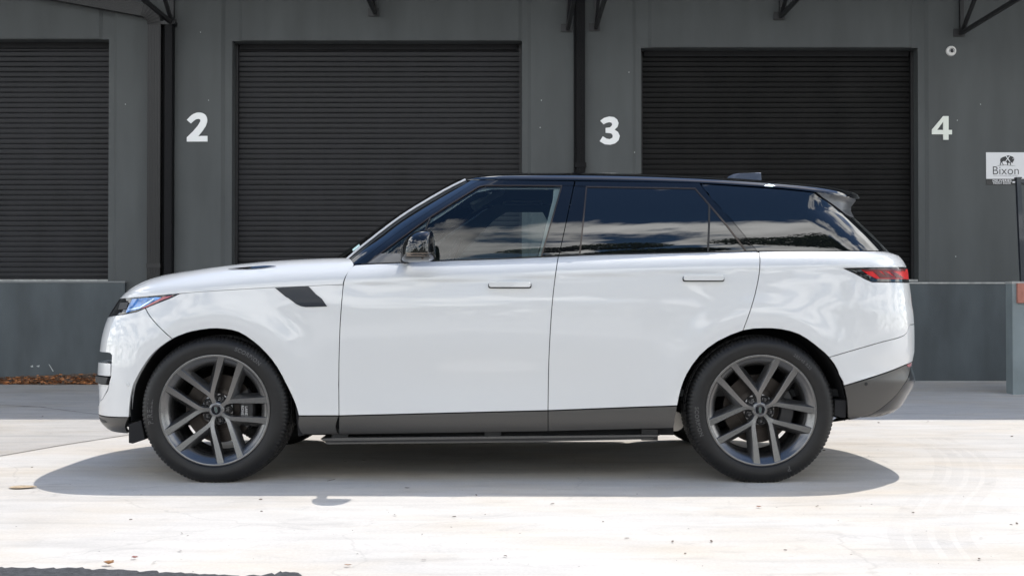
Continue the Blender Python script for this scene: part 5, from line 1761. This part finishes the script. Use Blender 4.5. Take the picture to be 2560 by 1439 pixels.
# leaf litter and soil against the left dock wall
gx0, gx1 = -9.0, wx(330)
vs = []; fs = []; nx_, ny_ = 60, 8
for i in range(nx_):
    x = gx0 + (gx1 - gx0) * i / (nx_ - 1)
    u = proj(x, YW - .1, 0)[0]
    dep = .74 + .05 * math.sin(x * 3.1) + .04 * math.sin(x * 7.7)
    hgt = .02 + .085 * max(0, min(1, (x - wx(-80)) / (wx(300) - wx(-80))))
    for k_ in range(ny_):
        f = k_ / (ny_ - 1)
        vs.append((x, YW - .092 - dep * f, .002 + hgt * (1 - f) ** 1.3 + (random.uniform(0, .008) if k_ < ny_ - 1 else 0)))
fs = [(i*ny_+k_, i*ny_+k_+1, (i+1)*ny_+k_+1, (i+1)*ny_+k_) for i in range(nx_-1) for k_ in range(ny_-1)]
o = MB().add(vs, fs).build("soil", mat("dry_soil", (0.13, 0.10, 0.075), rough=.95, noise=(30, .4), bump=(60, .8)), smooth=True)
tag(o, "strip of dry soil against the left dock wall", None, None, "structure")
def leaves(name, pts, sizes, m, label):
    vs = []; fs = []
    for (x, y, z), s_ in zip(pts, sizes):
        a = random.uniform(0, 6.28); ti = random.uniform(-.7, .7); cu = random.uniform(.1, .5)
        R3 = Matrix.Rotation(a, 3, 'Z') @ Matrix.Rotation(ti, 3, 'X')
        sh6 = [(-1, 0, 0), (-.35, .42, cu*.2), (.45, .36, cu*.3), (1, 0, cu*.1), (.45, -.36, cu*.3), (-.35, -.42, cu*.2)]
        b0 = len(vs)
        for p in sh6:
            q = R3 @ Vector(p) * s_
            vs.append((x + q.x, y + q.y, max(.004, z + q.z + s_ * .3)))
        fs += [(b0, b0+1, b0+2, b0+3), (b0, b0+3, b0+4, b0+5)]
    o = MB().add(vs, fs).build(name, m); tag(o, label, None, None, "stuff")
M_leafA = mat("dead_leaf_orange", (0.42, 0.17, 0.06), rough=.7, noise=(6, .5))
M_leafB = mat("dead_leaf_brown", (0.16, 0.075, 0.035), rough=.8, noise=(8, .5))
pa_, pb_ = [], []
for i in range(4600):
    x = random.uniform(gx0, gx1 + .2); f = random.random() ** .6
    y = YW - .12 - .70 * f + random.gauss(0, .02)
    hgt = .02 + .085 * max(0, min(1, (x - wx(-80)) / (wx(300) - wx(-80))))
    (pa_ if random.random() < .45 else pb_).append((x, y, hgt * (1 - f) ** 1.3 + .004))
leaves("leaf_litter", pa_, [random.uniform(.014, .036) for _ in pa_], M_leafA, "orange dead leaves heaped against the left dock wall")
leaves("leaf_litter", pb_, [random.uniform(.012, .030) for _ in pb_], M_leafB, "brown dead leaves heaped against the left dock wall")
# tiny debris scattered over the apron
pd = []
for i in range(170):
    u = random.uniform(0, 2560); v = random.uniform(965, 1436)
    p = atz(u, v); pd.append((p[0], p[1], 0.002))
leaves("ground_debris", pd, [random.choice((.004, .005, .006, .009, .013)) for _ in pd], mat("debris_brown", (0.09, 0.06, 0.04), rough=.9), "specks of leaf and grit scattered over the concrete")
def one_leaf(u, v, L_, W_, col, label, rot=0., cup=.25, name="fallen_leaf"):
    p = atz(u, v); z0 = .006
    vs = []; n = 9
    for i in range(n):
        f = i / (n - 1); wv = W_ * math.sin(math.pi * f ** .8) ** .8 if 0 < f < 1 else 0.0005
        x = (f - .5) * L_
        for s_ in (-1, 0, 1):
            zz = abs(s_) * wv * cup + (abs(f - .5) * L_ * cup * .5)
            q = Matrix.Rotation(rot, 3, 'Z') @ Vector((x, s_ * wv, 0))
            vs.append((p[0] + q.x, p[1] + q.y, z0 + zz))
    fs = [(i*3+k_, i*3+k_+1, (i+1)*3+k_+1, (i+1)*3+k_) for i in range(n-1) for k_ in range(2)]
    b0 = len(vs)
    q = Matrix.Rotation(rot, 3, 'Z') @ Vector((L_ * .72, 0, 0)); q2 = Matrix.Rotation(rot, 3, 'Z') @ Vector((L_ * .5, 0, 0))
    vs += [(p[0]+q2.x, p[1]+q2.y-.001, z0+.004), (p[0]+q2.x, p[1]+q2.y+.001, z0+.004), (p[0]+q.x, p[1]+q.y, z0+.008)]; fs.append((b0, b0+1, b0+2))
    nm = "leaf_" + label.split()[0] + "_" + str(len(bpy.data.materials))
    o = MB().add(vs, fs).build(name, mat(nm, col, rough=.7, noise=(40, .4)), smooth=True, origin=(p[0], p[1], z0))
    tag(o, label, "leaf", "single leaves lying on the concrete")
one_leaf(271, 1413, .045, .016, (0.38, 0.20, 0.09), "curled orange dead leaf near the asphalt edge at bottom left", 2.9, .7)
one_leaf(337, 1397, .026, .010, (0.28, 0.09, 0.06), "small red-brown leaf right of the curled orange leaf", .2, .5)
one_leaf(58, 1219, .15, .05, (0.45, 0.34, 0.22), "large flat tan leaf left of the shadow of the car nose", .1, .03)
one_leaf(1018, 1222, .030, .009, (0.10, 0.07, 0.05), "dark brown leaf in the car shadow below the front door", .1, .3)
one_leaf(910, 1152, .035, .010, (0.09, 0.065, 0.05), "dark leaf under the car behind the front wheel", .2, .2)
one_leaf(1898, 1269, .030, .010, (0.30, 0.14, 0.08), "rust coloured leaf below the rear wheel", .3, .4)
one_leaf(870, 1416, .030, .007, (0.34, 0.20, 0.11), "thin tan leaf scrap at the bottom edge below the front door", .1, .4)
# twig
o = MB().bar(atz(818, 1203) + np.array([0, 0, .004]), atz(838, 1199) + np.array([0, 0, .006]), .0025, 5).build("twig", MATS["debris_brown"], origin=tuple(atz(828, 1201)))
tag(o, "short dark twig in the shadow behind the front wheel", "twig")
# weed at the foot of the stair wall
wp = atz(2534, 975)
wd = empty("weed_plant", (float(wp[0]), float(wp[1]), 0), "small bright green weed at the foot of the stair wall", "weed")
for i in range(9):
    a = random.uniform(0, 6.28); r_ = random.uniform(.02, .07); h_ = random.uniform(.03, .09)
    c = Vector((wp[0] + math.cos(a) * r_ * .6, wp[1] + math.sin(a) * r_ * .6, h_))
    t = Vector((math.cos(a), math.sin(a), .4)).normalized(); n_ = t.cross(Vector((0, 0, 1))).normalized()
    vs = [c - t*.03, c + n_*.016, c + t*.035, c - n_*.016, Vector((wp[0], wp[1], 0.002)), Vector((wp[0] + .003, wp[1], 0.002))]
    MB().add(vs, [(0, 1, 2, 3), (0, 4, 5)]).build("leaf", mat("weed_green", (0.10, 0.24, 0.05), rough=.6), wd)

# ------------------------------------------------------------------ trees across the road (seen in the windows)
def tree(x, y, h, spread, label, seed):
    r = np.random.default_rng(seed)
    t = empty("broadleaf_tree", (x, y, 0), label, "tree", "trees across the road reflected in the windows")
    b_ = MB(); b_.bar((x, y, 0), (x + .2, y, h * .45), .38, 8); 
    tips = []
    for i in range(7):
        a = 6.28 * i / 7 + r.uniform(-.3, .3); L_ = spread * r.uniform(.5, .85)
        p = (x + math.cos(a) * L_, y + math.sin(a) * L_, h * r.uniform(.42, .84)); tips.append(p)
        b_.bar((x + .1, y, h * .34), p, .09, 6)
    b_.build("trunk", mat("bark", (0.07, 0.055, 0.045), rough=.9), t)
    n = 15000
    lobes = [(p[0], p[1], p[2], spread * r.uniform(.30, .45)) for p in tips] + [(x, y, h * .82, spread * .5)]
    vs = np.zeros((n * 4, 3)); k = 0
    for i in range(n):
        c = lobes[r.integers(len(lobes))]
        d = r.normal(size=3); d /= np.linalg.norm(d); rad = c[3] * r.uniform(.55, 1.05)
        p = np.array(c[:3]) + d * rad * np.array([1.15, 1.15, .62])
        u_ = r.normal(size=3); u_ /= np.linalg.norm(u_); v_ = np.cross(u_, r.normal(size=3)); v_ /= np.linalg.norm(v_)
        s_ = r.uniform(.09, .21)
        for a, b2 in ((-1, 0), (0, -.5), (1, 0), (0, .5)): vs[k] = p + u_ * s_ * a + v_ * s_ * b2; k += 1
    fs = [(4*i, 4*i+1, 4*i+2, 4*i+3) for i in range(n)]
    o = MB().add(vs, fs).build("crown", mat("foliage", (0.05, 0.075, 0.03), rough=.6, noise=(1.2, .4)), t)
tree(12.0, -20.0, 13.2, 5.0, "broadleaf tree across the road, nearest of the three", 3)
tree(20.5, -21.5, 14.2, 5.6, "broadleaf tree across the road, middle one", 4)
tree(3.6, -24.5, 11.8, 3.6, "smaller broadleaf tree across the road, left one", 5)

# unseen tree belt, added to darken the horizon in paint and mirror reflections
r = np.random.default_rng(11)
nb2 = 16000
vs = np.zeros((nb2 * 4, 3)); k = 0
for i in range(nb2):
    x = r.uniform(-75, 75)
    top = 5.2 + 1.5 * math.sin(x * .21) + 1.1 * math.sin(x * .53 + 1) + .8 * math.sin(x * 1.3)
    p = np.array([x, -48 + r.normal() * 1.6, top * r.uniform(0, 1) ** .6])
    u_ = r.normal(size=3); u_ /= np.linalg.norm(u_); v_ = np.cross(u_, r.normal(size=3)); v_ /= np.linalg.norm(v_)
    s_ = r.uniform(.25, .6)
    for a, b2 in ((-1, 0), (0, -.6), (1, 0), (0, .6)): vs[k] = p + u_ * s_ * a + v_ * s_ * b2; k += 1
o = MB().add(vs, [(4*i, 4*i+1, 4*i+2, 4*i+3) for i in range(nb2)]).build("added_tree_belt", MATS["foliage"])
tag(o, "unseen belt of trees added beyond the road to darken reflections", None, None, "stuff")
# scrapes of pale paint on the left dock wall and specks on the wall faces
def scrape(pts, y):
    P = [at(u, v, y) for u, v in pts]
    MB().add([(p[0], y, p[2]) for p in P], [tuple(range(len(P)))]).build("paint_scrape", mat("pale_scrape", (0.42, 0.44, 0.43), rough=.8), BLD)
scrape([(76, 915), (82, 912), (83, 917), (78, 917)], YW - .0925)
scrape([(91, 914), (99, 912), (98, 917), (93, 916)], YW - .0925)
scrape([(121, 909), (124, 911), (134, 927), (132, 928)], YW - .0925)
for u, v in ((1352, 250), (1349, 318), (2392, 300), (2450, 260), (2388, 640), (520, 250), (500, 80), (312, 260), (1585, 380), (1571, 180)):
    scrape([(u, v), (u + 2.2, v - .6), (u + 2.6, v + 2.0), (u + .4, v + 2.2)], YW - .032)
